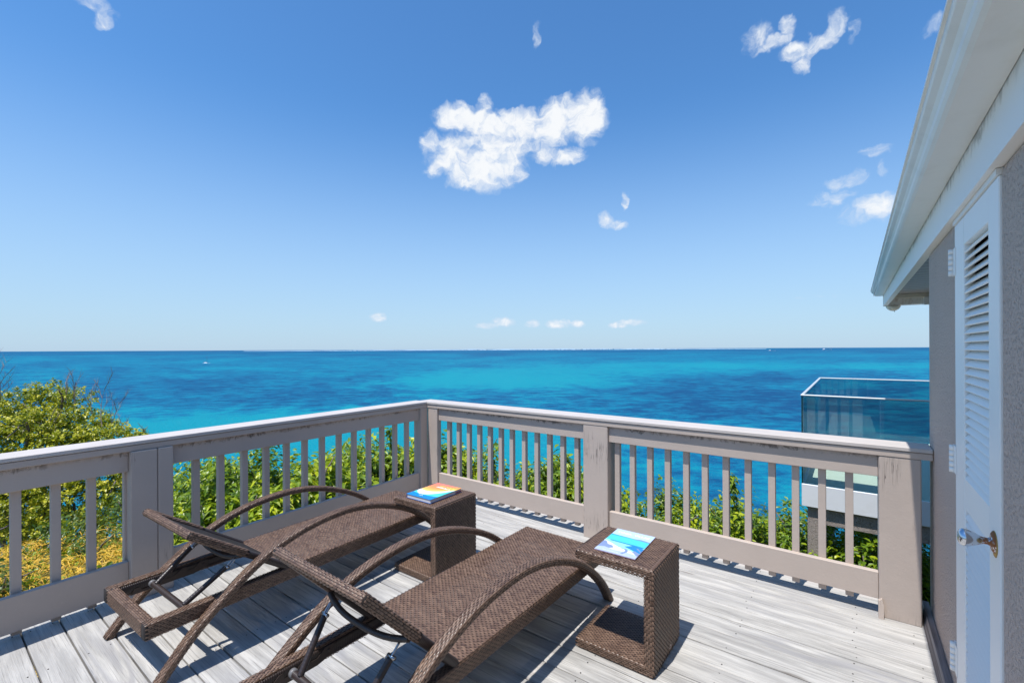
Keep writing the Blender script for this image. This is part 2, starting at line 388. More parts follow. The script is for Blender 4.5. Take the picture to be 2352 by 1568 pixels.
def sea_mesh():
    pys = []; y = 802.6
    while y < 1500: pys.append(y); y += max(.35, min(9, (y-801.5)*.035))
    H = EYE-SEA; R = [H*1045.3/(q-801.5) for q in pys][::-1]; R = [25, 45]+[r for r in R if r > 62]+[150000, 300000]
    NA = 620; az0 = -math.pi
    th = np.concatenate([np.linspace(-math.pi, -1.05, 60)[:-1], np.linspace(-1.05, 1.05, 500), np.linspace(1.05, math.pi, 60)[1:]])
    n = len(th); V = np.zeros((len(R), n, 3)); S = np.zeros((len(R), n))
    for i, r in enumerate(R):
        dx = np.sin(th)[:, None]*np.array(RT)[None]+np.cos(th)[:, None]*np.array(FW)[None]
        V[i] = dx*r; V[i, :, 2] = SEA
        sx = 1176+1045.3*np.tan(np.clip(th, -1.2, 1.2)); sy = 801.5+1045.3*H/(r*np.maximum(np.cos(th), .15))
        v = np.full(n, .44)
        v -= .30*np.exp(-((sy-801.5)/11)**2)
        nz = np.array([mnoise.fractal(Vector((a/150, math.log(max(b-801.5, .5))*2.6, 3.1)), .6, 2.1, 5) for a, b in zip(sx, sy)])
        nz2 = np.array([mnoise.noise(Vector((a/60, math.log(max(b-801.5, .5))*9, 7.7))) for a, b in zip(sx, sy)])
        wx = nz*70; wy = nz2*.18
        for (cx, cy, rx, ry, k) in BL:
            v += (.78 if k > 0 else .50)*k*np.exp(-(((sx+wx-cx)/rx)**2+(((sy-cy)-wy*(sy-801.5)*.6)/ry)**2)*1.1)
        S[i] = v+.22*nz+.05*nz2
    b = MB(); m = len(R); idx = np.arange(m*n).reshape(m, n)
    F = np.stack([idx[:-1, :-1], idx[1:, :-1], idx[1:, 1:], idx[:-1, 1:]], -1).reshape(-1, 4)[:, ::-1]
    b.add(V.reshape(-1, 3), F, 0, None, True)
    me = b.mesh('sea', SEAM); at = me.attributes.new('shallow', 'FLOAT', 'POINT'); at.data.foreach_set('value', S.reshape(-1).astype(np.float32))
    return link('sea', me)
SEAM, t, p = mat('sea_water', rough=.3)
co = objco(t)
sh = t.attr('shallow')
geo = t.new('ShaderNodeNewGeometry').outputs['Position']
mp = t.new('ShaderNodeMapping', vector_type='POINT'); t.l.new(geo, mp.inputs[0]); mp.inputs['Rotation'].default_value = (0, 0, -YAW-.15)
ch = t.noise(t.vmath('MULTIPLY', mp.outputs[0], (.060, .080, .1)), 1.0, 10, .80, .2)
ch = t.smooth(ch, .30, .70)
st = t.noise(t.vmath('MULTIPLY', mp.outputs[0], (.004, .022, .1)), 1.0, 8, .66, .3)
ch2 = t.noise(t.vmath('MULTIPLY', geo, (.011, .017, .1)), 1.0, 6, .6, .5)
sh2 = t.math('ADD', sh, t.math('MULTIPLY', t.math('SUBTRACT', ch, .5), 1.05)); sh2 = t.math('ADD', sh2, t.math('MULTIPLY', t.math('SUBTRACT', ch2, .5), .55)); sh2 = t.math('ADD', sh2, t.math('MULTIPLY', t.math('SUBTRACT', st, .5), .75))
c = t.ramp(sh2, [(0, (.003, .060, .155)), (.25, (.004, .098, .205)), (.5, (.003, .142, .25)), (.72, (.003, .185, .275)), (1, (.004, .225, .290))])
wc = t.noise(t.vmath('MULTIPLY', geo, (.05, .09, .1)), 1.0, 8, .8, .2)
c = t.mix(t.math('MULTIPLY', t.smooth(wc, .735, .76), .8), c, (.7, .8, .85))
t.put(p.inputs['Base Color'], c); p.inputs['IOR'].default_value = 1.33; p.inputs['Specular IOR Level'].default_value = .05; p.inputs['Roughness'].default_value = .5
t.put(p.inputs['Normal'], t.bump(t.noise(t.vmath('MULTIPLY', geo, (.28, .42, .3)), 1.0, 7, .65, .3), .75, 1.6))
tag(sea_mesh(), kind='structure')

# far low island with its white town
def far(px, dist): 
    d = FW+RT*((px-1176)/1045.3); return Vector((d.x*dist, d.y*dist, 0))
ISL, t, p = mat('far_land_hazed', (.26, .36, .44), .9)  # pale blue of distance haze put into the land colour
b = MB(); V = []; N = 220
for i in range(N+1):
    px = 560+(1760-560)*i/N; u = i/N
    h = (12+30*max(0, math.sin(math.pi*min(1, max(0, (u-.05)/.95))))**.7*(.55+.9*u if u < .75 else 1.2*(1-u)/.25+.05))*(.8+.5*mnoise.noise(Vector((i*.13, 2, 0))))*1.25
    h = max(3, h)
    for k, (dd, hh) in enumerate(((17000, -1), (17050, h*.35), (18500, h), (21000, h*.6), (22000, -1))):
        q = far(px, dd); V.append((q.x, q.y, SEA+hh))
F = [(i*5+k, (i+1)*5+k, (i+1)*5+k+1, i*5+k+1) for i in range(N) for k in range(4)]
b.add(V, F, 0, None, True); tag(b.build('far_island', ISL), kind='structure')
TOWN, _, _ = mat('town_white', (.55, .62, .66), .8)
b = MB(); random.seed(4)
for i in range(300):
    px = random.uniform(720, 1690); q = far(px, random.uniform(16900, 17000)); s = random.uniform(10, 26); h = random.uniform(6, 24)*(1.5 if 1050 < px < 1560 else .8)
    b.box(q.x-s, q.x+s, q.y-s, q.y+s, SEA, SEA+h)
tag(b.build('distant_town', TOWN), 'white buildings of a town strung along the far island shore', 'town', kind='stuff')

# ------------------------------------------------------------------ deck
HO = Vector((.45, 3.6, 0)); HR = math.radians(-1.3)
deck = tag(empty('deck', HO, HR), kind='structure')
PITCH = .1572; b = MB(); 
plank_meshes = []
X0, X1 = -4.262, -.008
for k in range(3):
    b = MB(); n = 14; V = []; wv = .0750; random.seed(k)
    prof = [(-wv, -.028), (-wv, -.004), (-wv+.004, 0), (wv-.004, 0), (wv, -.004), (wv, -.028)]
    m_ = 6
    for i in range(n+1):
        x = X0+(X1-X0)*i/n; o = .0012*mnoise.noise(Vector((x*1.3, k*9, 0)))
        for (yy, zz) in prof: V.append((x, yy+o, zz+.0008*mnoise.noise(Vector((x*2, k*5+yy*9, 3)))))
    F = [(i*m_+j, (i+1)*m_+j, (i+1)*m_+(j+1) % m_, i*m_+(j+1) % m_) for i in range(n) for j in range(m_)]+[tuple(range(m_)), tuple(n*m_+j for j in range(m_-1, -1, -1))]
    b.add(V, F); plank_meshes.append(b.mesh('plank', DECK))
random.seed(11)
y = .0115; i = 0; plank_y = []
while y > -5.6:
    # the first seam near the wall line follows the measured board joints
    o = link('plank', plank_meshes[i % 3], deck); o.location = (random.uniform(-.004, .004), y, random.uniform(-.0012, .0012)); plank_y.append(y)
    y -= PITCH; i += 1
b = MB()
for y in plank_y:
    for jx in (-4.15, -3.62, -3.1, -2.55, -2.0, -1.45, -.9, -.36, -.1):
        for dy in (-.045, .045):
            if random.random() < .25: continue
            x = jx+random.uniform(-.012, .012); yy = y+dy+random.uniform(-.005, .005)
            b.lathe([(.0036, -.001), (.0034, .0009), (.001, .0007)], 7, T=Matrix.Translation((x, yy, .0006)), smooth=False)
scr, _, _ = mat('screw_head', (.06, .055, .05), .5, .5)
tag(b.build('screws', scr, deck), kind='stuff')
b = MB(); b.box(X0-.060, X0-.005, -5.6, .093, -.16, -.008, bev=.003); b.build('edge_board', paint('edge_paint', (.50, .46, .43)), deck)
b = MB(); b.box(X0-.06, X1, .0955, .140, -.18, -.008, bev=.003); b.build('edge_board', paint('edge_paint', (.50, .46, .43)), deck)
for jx in (-4.15, -3.62, -3.1, -2.55, -2.0, -1.45, -.9, -.36, -.1):
    b = MB(); b.box(jx-.02, jx+.02, -5.6, .09, -.2, -.03); b.build('joist', DWOOD, deck)

# ------------------------------------------------------------------ railings
def railing(root, L, posts, bal, postmesh, proud, y0=0.0, l2=0.0):
    """rail frame: s runs along +x (0..L), room side is -y; face of boards at y=0"""
    def part(nm, box, m, bev=.003):
        bb = MB(); bb.box(*box, bev=bev); return bb.build(nm, m, root)
    part('handrail_cap', (l2-.0, L, -.035, .172, .998, 1.022), P_CAP_LIT)
    part('trim_board', (l2, L, -.028, .012, .957, .9945), P_RAIL)
    part('trim_board', (l2, L, .085, .125, .957, .9945), P_RAIL)
    edges = []
    for (a, c) in posts:
        bb = MB(); bb.box(a, c, -proud, .135, -.002, .956, bev=.005); 
        bb.build('post', P_POST, root)
    seg = []; s = l2
    for (a, c) in sorted(posts):
        if a-s > .05: seg.append((s, a))
        s = c
    if L-s > .05: seg.append((s, L))
    for (a, c) in seg:
        part('top_rail', (a+.001, c-.001, 0, .038, .826, .956), P_TOP)
        part('bottom_rail', (a+.001, c-.001, 0, .038, .092 if proud < .04 else .052, .252), P_RAIL)
    bm = MB(); bm.box(-.021, .021, .0385, .0805, .048 if proud < .04 else .018, .955, bev=.002); me = bm.mesh('baluster', P_RAIL)
    for s in bal:
        o = link('baluster', me, root); o.location = (s, 0, 0); o.rotation_euler = (0, 0, random.uniform(-.03, .03)); o.scale = (1, 1, 1-random.uniform(0, .006))
# far railing runs along the deck's sea side, x from corner to the house wall
rr = tag(empty('wooden_railing', HO+Vector((math.cos(HR)*-4.16, math.sin(HR)*-4.16, 0))+Vector((0, -.105, 0)), HR),
         'sunlit taupe wooden railing along the sea side of the deck, ending at the house wall', 'railing', 'railings round the deck')
def sx(X): return X-.45+4.16
bal = [sx(v)+.02 for v in (-3.455, -3.31, -3.165, -3.02, -2.88, -2.74, -2.60, -2.455, -2.31, -2.17, -2.03, -1.886, -1.503, -1.375, -1.23, -1.09, -.95, -.815, -.673, -.528, -.383, -.243, -.099, .044)]
railing(rr, 4.155, [(sx(-1.765), sx(-1.54)), (sx(.204), sx(.396))], bal, None, .025, l2=sx(-3.544))
# left railing: local x axis runs along -Y (room side is +X)  -> rotate so that local -y = +X
LR = math.radians(90+.6)
lr = tag(empty('wooden_railing', (-3.70+.026, -1.5, 0), LR), 'shaded taupe wooden railing along the left side of the deck, beside the loungers', 'railing', 'railings round the deck')
def ly(Y): return Y+1.5
balL = [ly(v)+.022 for v in (-.35, -.20, -.04, .12, .28, .44, .60, .758, .935, 1.325, 1.489, 1.658, 1.825, 1.994, 2.156, 2.321, 2.492, 2.657, 2.825, 2.991, 3.158, 3.322, 3.470)]
# flip: in this frame room side must be -y = +X world, local x = +Y world
railing(lr, ly(3.59), [(ly(.95), ly(1.092)), (ly(1.095), ly(1.18)), (ly(-1.2), ly(-1.05))], balL, None, .04)
# corner posts: one upright board on each railing meeting in the corner, and the square post behind
b = MB(); b.box(ly(3.47), ly(3.575), -.028, .0375, 0, .956, bev=.004); b.build('corner_board', P_POST, lr)
b = MB(); b.box(sx(-3.685), sx(-3.545), -.022, .0375, 0, .956, bev=.004); b.build('corner_board', P_POST, rr)
b = MB(); b.box(sx(-3.765), sx(-3.655), .04, .15, -.4, .956, bev=.004); b.build('post', P_POST, rr)
b = MB(); b.box(sx(-3.85), sx(-3.5445), -.034, .172, .998, 1.0215, bev=.002); b.build('handrail_cap', P_CAP_LIT, rr)
b = MB(); b.box(sx(-3.72), sx(-3.5445), -.027, .0115, .957, .994, bev=.002); b.build('trim_board', P_RAIL, rr)
b = MB()   # the chewed shim of filler at the foot of the end post
b.add([(sx(.20), -.058, .0), (sx(.225), -.058, 0), (sx(.226), -.052, .075), (sx(.218), -.05, .115), (sx(.20), -.052, .10), (sx(.20), -.02, 0), (sx(.225), -.02, 0), (sx(.226), -.02, .075), (sx(.218), -.02, .115), (sx(.20), -.02, .10)],
      [(0, 1, 2, 3, 4), (0, 5, 6, 1), (1, 6, 7, 2), (2, 7, 8, 3), (3, 8, 9, 4), (4, 9, 5, 0)])
b.build('filler_patch', P_POST, rr)

# ------------------------------------------------------------------ wicker
def resample(path, n):
    P_ = np.array([list(p) for p in path], float); d = np.r_[0, np.cumsum(np.linalg.norm(np.diff(P_, axis=0), axis=1))]
    t = np.linspace(0, d[-1], n); return np.stack([np.interp(t, d, P_[:, i]) for i in range(3)], 1), d[-1]
def catmull(pts, k=8):
    P_ = [Vector(p) for p in pts]; P_ = [P_[0]*2-P_[1]]+P_+[P_[-1]*2-P_[-2]]; out = []
    for i in range(1, len(P_)-2):
        for j in range(k):
            t = j/k; a, b_, c, d = P_[i-1:i+3]
            out.append(.5*((2*b_)+(c-a)*t+(2*a-5*b_+4*c-d)*t*t+(3*b_-a-3*c+d)*t**3))
    out.append(P_[-2]); return out
def rrect(w_, h_, r):
    """rounded rectangle perimeter sampler: q in 0..1 -> (a, b, na, nb), and perimeter length"""
    sw, sh = w_-2*r, h_-2*r; q4 = math.pi*r/2; Ls = [sw, q4, sh, q4, sw, q4, sh, q4]; T_ = sum(Ls)
    def f(q):
        q = np.mod(q, 1)*T_; a = np.zeros_like(q); b_ = np.zeros_like(q); na = np.zeros_like(q); nb = np.zeros_like(q); s0 = 0
        cs = [(-sw/2, h_/2, 1, 0, 0, 1), None, (w_/2, sh/2, 0, -1, 1, 0), None, (sw/2, -h_/2, -1, 0, 0, -1), None, (-w_/2, -sh/2, 0, 1, -1, 0), None]
        cc = {1: (sw/2, sh/2, 90), 3: (sw/2, -sh/2, 0), 5: (-sw/2, -sh/2, -90), 7: (-sw/2, sh/2, 180)}
        for i, L_ in enumerate(Ls):
            mk = (q >= s0-1e-9) & (q < s0+L_+1e-9); u = q-s0
            if cs[i]:
                x, y_, dx, dy, n1, n2 = cs[i]; a[mk] = x+dx*u[mk]; b_[mk] = y_+dy*u[mk]; na[mk] = n1; nb[mk] = n2
            else:
                x, y_, an = cc[i]; ang = np.radians(an)-u[mk]/max(r, 1e-6); a[mk] = x+r*np.cos(ang); b_[mk] = y_+r*np.sin(ang); na[mk] = np.cos(ang); nb[mk] = np.sin(ang)
            s0 += L_
        return a, b_, na, nb
    return f, T_
def frames(path, side, n):
    C, L_ = resample(path, n); T_ = np.gradient(C, axis=0); T_ /= np.linalg.norm(T_, axis=1)[:, None]
    S = np.array(side, float); S = S/np.linalg.norm(S); Nn = np.cross(S[None], T_); Nn /= np.linalg.norm(Nn, axis=1)[:, None]
    return C, Nn, S, L_
def sweep(bm, path, side, w_, h_, r, n, m_=1, ring=20, rib=0, amp=0.0):
    """solid tube with a rounded-rectangle section; optional ribs (wrapped cord)"""
    C, Nn, S, L_ = frames(path, side, n if not rib else max(n, int(L0(path)/rib*4)))
    f, _ = rrect(w_, h_, r); a, b_, na, nb = f((np.arange(ring)+.5)/ring); k = len(C)
    off = np.zeros(k) if not rib else amp*np.abs(np.sin(np.linspace(0, L_, k)/rib*math.pi))
    aa = a[None]+na[None]*off[:, None]; bb = b_[None]+nb[None]*off[:, None]
    V = C[:, None]+aa[..., None]*S[None, None]+bb[..., None]*Nn[:, None]
    idx = np.arange(k*ring).reshape(k, ring); nx = np.roll(idx, -1, 1)
    F = np.stack([idx[:-1], idx[1:], nx[1:], nx[:-1]], -1).reshape(-1, 4)
    bm.add(V.reshape(-1, 3), F.tolist()+[idx[0].tolist(), idx[-1][::-1].tolist()], m_, .35, True)
def L0(path):
    P_ = np.array([list(p) for p in path], float); return float(np.linalg.norm(np.diff(P_, axis=0), axis=1).sum())
RS = np.random.RandomState(5)
def floats(bm, pos, nrm, ln, q0, q1, h, camber=.35):
    """pos(t,q)->xyz ; builds one raised strand float per entry (arrays t0,t1,q0,q1)"""
def weave_sweep(bm, path, side, w_, h_, r, pitch=.0125, row=.0088, core=True, lift=.0014, q_lo=0.0, q_hi=1.0):
    n = max(8, int(L0(path)/.012)); C, Nn, S, L_ = frames(path, side, n); f, T_ = rrect(w_, h_, r)
    if core: sweep(bm, path, side, w_-.002, h_-.002, r, max(8, int(L_/.03)), 1)
    nr = max(4, int(round(T_/row/2))*2); k = int(L_/(2*pitch)); ts = np.linspace(0, L_, n)
    t0 = []; qq = []
    for j in range(nr):
        st = (j % 2)*pitch
        tt = np.arange(-1, k+1)*2*pitch+st; t0.append(tt); qq.append(np.full(len(tt), (j+.5)/nr))
    t0 = np.concatenate(t0); qq = np.concatenate(qq); ok = (t0 > -pitch) & (t0 < L_-pitch*.6) ; t0 = t0[ok]; qq = qq[ok]
    nf = len(t0); jt = RS.normal(0, .0006, nf)
    us = np.array([.02, .28, .72, .98]); hs_ = np.array([-.0012, lift, lift, -.0012]); vs = np.array([-.41, 0, .41]); cv = np.array([-.0006, .0007, -.0006])
    tt = np.clip(t0[:, None, None]+jt[:, None, None]+us[None, :, None]*2*pitch*1.02, 0, L_)*np.ones((1, 1, 3))
    q = qq[:, None, None]+vs[None, None, :]/nr*np.ones((1, 4, 1)); q = np.broadcast_to(q, tt.shape)
    a, b_, na, nb = f(q.reshape(-1)); hh = (hs_[None, :, None]+cv[None, None, :]+RS.normal(0, .00025, (nf, 1, 1))).reshape(nf, 4, 3).reshape(-1)
    a = a+na*hh; b_ = b_+nb*hh; tf = tt.reshape(-1)
    Cc = np.stack([np.interp(tf, ts, C[:, i]) for i in range(3)], 1); Nc = np.stack([np.interp(tf, ts, Nn[:, i]) for i in range(3)], 1); Nc /= np.linalg.norm(Nc, axis=1)[:, None]
    V = Cc+a[:, None]*S[None]+b_[:, None]*Nc
    base = (np.arange(nf)*12)[:, None]; cell = []
    for i in range(3):
        for j in range(2): cell.append([i*3+j, (i+1)*3+j, (i+1)*3+j+1, i*3+j+1])
    F = (base[:, :, None]+np.array(cell)[None]).reshape(-1, 4)
    bm.add(V, F, 0, np.repeat(np.clip(RS.normal(.5, .22, nf), 0, 1), 6), True)
def weave_sheet(bm, o, ux, uy, nx_len, ny_len, pitch=.014, row=.0122, cover=.84):
    """open woven sheet: strand floats along ux in rows, dark warp strips under; pinholes let light through"""
    o = np.array(o, float); ux = np.array(ux, float); uy = np.array(uy, float); nz = np.cross(ux, uy)
    nr = int(ny_len/row); k = int(nx_len/(2*pitch))
    J, I = np.meshgrid(np.arange(nr), np.arange(-1, k+1), indexing='ij'); J = J.reshape(-1); I = I.reshape(-1)
    x0 = I*2*pitch+(J % 2)*pitch; ok = (x0 > -pitch*1.2) & (x0 < nx_len-pitch*.5); x0 = x0[ok]; J = J[ok]; nf = len(J)
    us = np.array([.0, .25, .75, 1.0]); hz = np.array([-.0012, .0022, .0022, -.0012]); vs = np.array([-.5, 0, .5])*cover; cv = np.array([-.0006, .0006, -.0006])
    X = np.clip(x0[:, None, None]+us[None, :, None]*2*pitch*1.04, 0, nx_len)*np.ones((1, 1, 3)); Y = (J[:, None, None]+.5+vs[None, None, :])*row*np.ones((1, 4, 1)); Hh = hz[None, :, None]+cv[None, None, :]+RS.normal(0, .0003, (nf, 1, 1))
    V = o+X[..., None]*ux+Y[..., None]*uy+Hh[..., None]*nz
    base = (np.arange(nf)*12)[:, None]; cell = [[i*3+j, (i+1)*3+j, (i+1)*3+j+1, i*3+j+1] for i in range(3) for j in range(2)]
    bm.add(V.reshape(-1, 3), (base[:, :, None]+np.array(cell)[None]).reshape(-1, 4), 0, np.repeat(np.clip(RS.normal(.5, .2, nf), 0, 1), 6), True)
    for i in range(int(nx_len/pitch)+1):
        x = i*pitch; a = max(0, x-pitch*.43); c = min(nx_len, x+pitch*.43)
        if c-a < .002: continue
        V = [o+a*ux-.0014*nz, o+c*ux-.0014*nz, o+c*ux+ny_len*uy-.0014*nz, o+a*ux+ny_len*uy-.0014*nz]
        bm.add(V, [(0, 1, 2, 3)], 1)
WM = [WICK, WDARK, CORD]

ARCH = [(.02, 0.0), (.17, .17), (.33, .305), (.53, .435), (.76, .515), (1.02, .545), (1.24, .525), (1.46, .460), (1.66, .365), (1.82, .25), (1.95, .125), (2.04, 0.0)]
def lounger(label, loc, rz, top, bar_y):
    root = tag(empty('sun_lounger', loc, rz), label, 'sun lounger', 'wicker sun loungers on the deck')
    # base frame: rails and end bars
    for s in (-1, 1):
        b = MB(); x = s*.285
        weave_sweep(b, [(x, 0, .267), (x, 2.06, .267)], (1, 0, 0), .05, .075, .008)
        sweep(b, [(x-s*.0265, .06, .267), (x-s*.0265, .78, .267)], (1, 0, 0), .004, .066, .0015, 10, 2, ring=8, rib=.009, amp=.0025)
        b.build('side_rail', WM, root)
    for y_ in (.025, 2.035):
        b = MB(); weave_sweep(b, [(-.26, y_, .267), (.26, y_, .267)], (0, 1, 0), .05, .075, .008); b.build('end_rail', WM, root)
    # seat surface
    b = MB(); weave_sheet(b, (-.308, .70, .3085), (1, 0, 0), (0, 1, 0), .616, 1.355)
    b.build('seat', WM, root)
    for yy in (.95, 1.35, 1.75):
        b = MB(); b.tube([(-.26, yy, .29), (.26, yy, .29)], .011, 8); b.build('seat_support', [BLACKROD], root)
    # arched leg-armrests
    for s in (-1, 1):
        b = MB(); pth = catmull([(s*.345, y_, z_) for (y_, z_) in ARCH], 10)
        weave_sweep(b, pth, (1, 0, 0), .058, .036, .012, pitch=.0135, row=.0095)
        o = b.build('arched_leg', WM, root)
        for y_, dy in ((.028, 1), (2.034, -1)):
            c = MB(); c.box(s*.345-.026, s*.345+.026, y_-.017, y_+.017, 0, .012, bev=.003); c.build('foot_pad', [mat('foot_plastic', (.30, .29, .28), .5)[0]], o)
    # backrest
    hy, hz_ = .70, .305; ty, tz = top; u = Vector((0, ty-hy, tz-hz_)); L_ = u.length; u.normalize(); nrm = Vector((0, -u.z, u.y)) ; nrm = Vector((1, 0, 0)).cross(u); nrm = -nrm if nrm.y < 0 and nrm.z < 0 else nrm
    if nrm.z < 0: nrm = -nrm
    br = empty('backrest', (0, 0, 0), 0, root)
    hg = Vector((0, hy, hz_))
    b = MB()
    o3 = hg+Vector((-.262, 0, 0)); weave_sheet(b, tuple(o3+nrm*.004), (1, 0, 0), tuple(u), .524, L_-.02)
    b.build('backrest_weave', WM, br)
    for s in (-1, 1):
        b = MB(); sweep(b, [tuple(hg+Vector((s*.285, 0, 0))), tuple(hg+Vector((s*.285, 0, 0))+u*L_)], (1, 0, 0), .046, .034, .012, 20, 2, ring=16, rib=.0095, amp=.0022)
        weave_sweep(b, [tuple(hg+Vector((s*.285, 0, 0))+nrm*.001+u*L_*.45), tuple(hg+Vector((s*.285, 0, 0))+nrm*.001+u*L_)], (1, 0, 0), .052, .040, .012)
        b.build('side_bar', WM, br)
    b = MB(); e_ = hg+u*(L_-.012); weave_sweep(b, [tuple(e_+Vector((-.31, 0, 0))), tuple(e_+Vector((.31, 0, 0)))], tuple(u), .046, .036, .012); b.build('head_bar', WM, br)
    # bowed bar under the backrest and the struts down to the cross bar
    mid = hg+u*L_*.47
    b = MB(); pts = [tuple(mid+Vector((.27*q, 0, 0))-nrm*(.018+.042*(1-abs(q)**2.6))) for q in np.linspace(-1, 1, 15)]
    sweep(b, pts, tuple(u), .022, .022, .0105, 60, 2, ring=10, rib=.008, amp=.0018); b.build('bowed_bar', WM, br)
    bar = Vector((0, bar_y, .262))
    for s in (-1, 1):
        a0 = mid+Vector((s*.235, 0, 0))-nrm*.045; a1 = bar+Vector((s*.19, 0, .012))
        b = MB(); dirv = (a1-a0).normalized(); sweep(b, [tuple(a0+dirv*.055), tuple(a1)], (1, 0, 0), .026, .026, .0125, 30, 0, ring=12, rib=.014, amp=.0008)
        st = b.build('strut', [BLACKROD], root)
        b = MB(); ringp = [tuple(a0+dirv*.03+Vector((0, 0, 0))+(dirv*math.cos(q)+nrm*math.sin(q))*.024) for q in np.linspace(0, 2*math.pi, 13)]
        b.tube(ringp, .0045, 6); b.tube([tuple(a0+Vector((-.02, 0, 0))+dirv*.05), tuple(a0+Vector((.02, 0, 0))+dirv*.05)], .008, 8); b.build('shackle', [STEEL], st)
    b = MB(); sweep(b, [tuple(bar+Vector((-.235, 0, 0))), tuple(bar+Vector((.235, 0, 0)))], (0, 1, 0), .028, .028, .0135, 40, 0, ring=12, rib=.0075, amp=.0015)
    cb = b.build('cross_bar', [CORD], root)
    for s in (-1, 1):
        b = MB(); b.tube([tuple(bar+Vector((s*.235, 0, 0))), tuple(bar+Vector((s*.252, 0, 0)))], .019, 14); b.build('end_cap', [mat('cap_plastic', (.16, .16, .17), .4)[0]], cb)
        b = MB(); y0_ = .10
        prof = [(y0_, .232), (y0_+.02, .262), (y0_+.045, .262), (y0_+.052, .245), (y0_+.10, .245), (y0_+.145, .280), (y0_+.16, .280), (y0_+.168, .255), (y0_+.205, .255), (y0_+.25, .288), (y0_+.27, .288), (y0_+.276, .262), (y0_+.31, .262), (y0_+.345, .291), (y0_+.385, .291), (y0_+.385, .25), (y0_+.31, .232)]
        b.prism(prof, 'x', s*.252-.0015, s*.252+.0015); b.lathe([(.006, 0), (.006, .004), (.002, .005)], 10, T=Matrix.Translation((s*.25, y0_+.362, .272)) @ Matrix.Rotation(-s*math.pi/2, 4, 'Y'))
        b.build('notch_plate', [BRACKET], root)
    return root
lounger('brown wicker sun lounger beside the left railing, its backrest propped low', (-2.965, .735, 0), math.radians(.8), (.185, .665), .20)
lounger('brown wicker sun lounger with the steeper backrest, beside the table with the magazine', (-1.603, .70, 0), math.radians(-1.9), (.262, .765), .30)

def side_table(label, loc, rz, wx, wy, hh):
    root = tag(empty('side_table', loc, rz), label, 'side table', 'C-shaped wicker side tables')
    th = .046; r = .008
    pitch, row = .0125, .0095
    # top and foot are swept along x, the upright along z; each part is closed by woven ends
    b = MB(); weave_sweep(b, [(0, wy/2, hh-th/2), (wx, wy/2, hh-th/2)], (0, 1, 0), wy, th, r, pitch, row); b.build('top_panel', WM, root)
    b = MB(); weave_sweep(b, [(wx-th/2, wy/2, th*.6), (wx-th/2, wy/2, hh-th-.001)], (0, 1, 0), wy-.002, th, r, pitch, row); b.build('upright_panel', WM, root)
    b = MB(); weave_sweep(b, [(0, wy/2, th/2+.004), (wx, wy/2, th/2+.004)], (0, 1, 0), wy, th, r, pitch, row); b.build('foot_panel', WM, root)
    # front and side edge faces of the C get their own wrap
    b = MB(); weave_sweep(b, [(wx+.001, wy/2, .008), (wx+.001, wy/2, hh-.006)], (0, 1, 0), wy+.001, .006, .002, .012, .0125, lift=.003)
    b.build('side_panel', WM, root)
    b = MB(); sweep(b, [(.001, .02, hh-.002), (wx-.01, .02, hh-.002)], (0, 1, 0), .010, .006, .0025, 40, 0, ring=8)
    sweep(b, [(wx-.012, .01, hh-.001), (wx-.012, wy-.01, hh-.001)], (1, 0, 0), .012, .006, .0025, 40, 0, ring=8)
    b.build('edge_binding', WM, root)
    b = MB(); b.lathe([(.014, 0), (.014, .002), (.010, .003)], 16, T=Matrix.Translation((wx+.003, wy*.62, .035)) @ Matrix.Rotation(math.pi/2, 4, 'Y')); b.build('round_badge', [mat('badge', (.55, .42, .38), .5)[0]], root)
    return root
T1 = (-2.632, 2.20); T2 = (-1.150, 2.19)
H1 = .530; H2 = .523
side_table('brown wicker side table carrying the orange and blue book, by the deck corner', (T1[0], T1[1], 0), math.radians(-.8), .425, .415, H1)
side_table('brown wicker C-shaped side table with the magazine on it, nearer the house', (T2[0], T2[1], 0), math.radians(-1.4), .425, .40, H2)

def text(name, body, size, m, parent, loc, rz=0.0, sx_=1.0, bold=.0):
    cu = bpy.data.curves.new(name, 'FONT'); cu.body = body; cu.size = size; cu.extrude = .0002; cu.offset = bold; cu.align_x = 'CENTER'
    tmp = bpy.data.objects.new('tmp', cu); COL.objects.link(tmp); bpy.context.view_layer.update()
    me = bpy.data.meshes.new_from_object(tmp.evaluated_get(bpy.context.evaluated_depsgraph_get())); bpy.data.objects.remove(tmp); me.name = name
    me.materials.clear(); me.materials.append(m)
    o = link(name, me, parent, loc, (0, 0, rz)); o.scale = (sx_, 1, 1); return o
def book_quad(px4, z):
    out = []
    for (x, y_) in px4:
        d = FW+CR*((x-1176)/1045.3)-CU*((y_-801.5)/1045.3); k = (z-EYE)/d.z; out.append(Vector((d.x*k, d.y*k, z)))
    return out
INKW, _, _ = mat('ink_white', (.85, .85, .85), .5); INKY, _, _ = mat('ink_yellow', (.85, .62, .10), .5); PAGES, _, _ = mat('pages', (.62, .60, .60), .8)
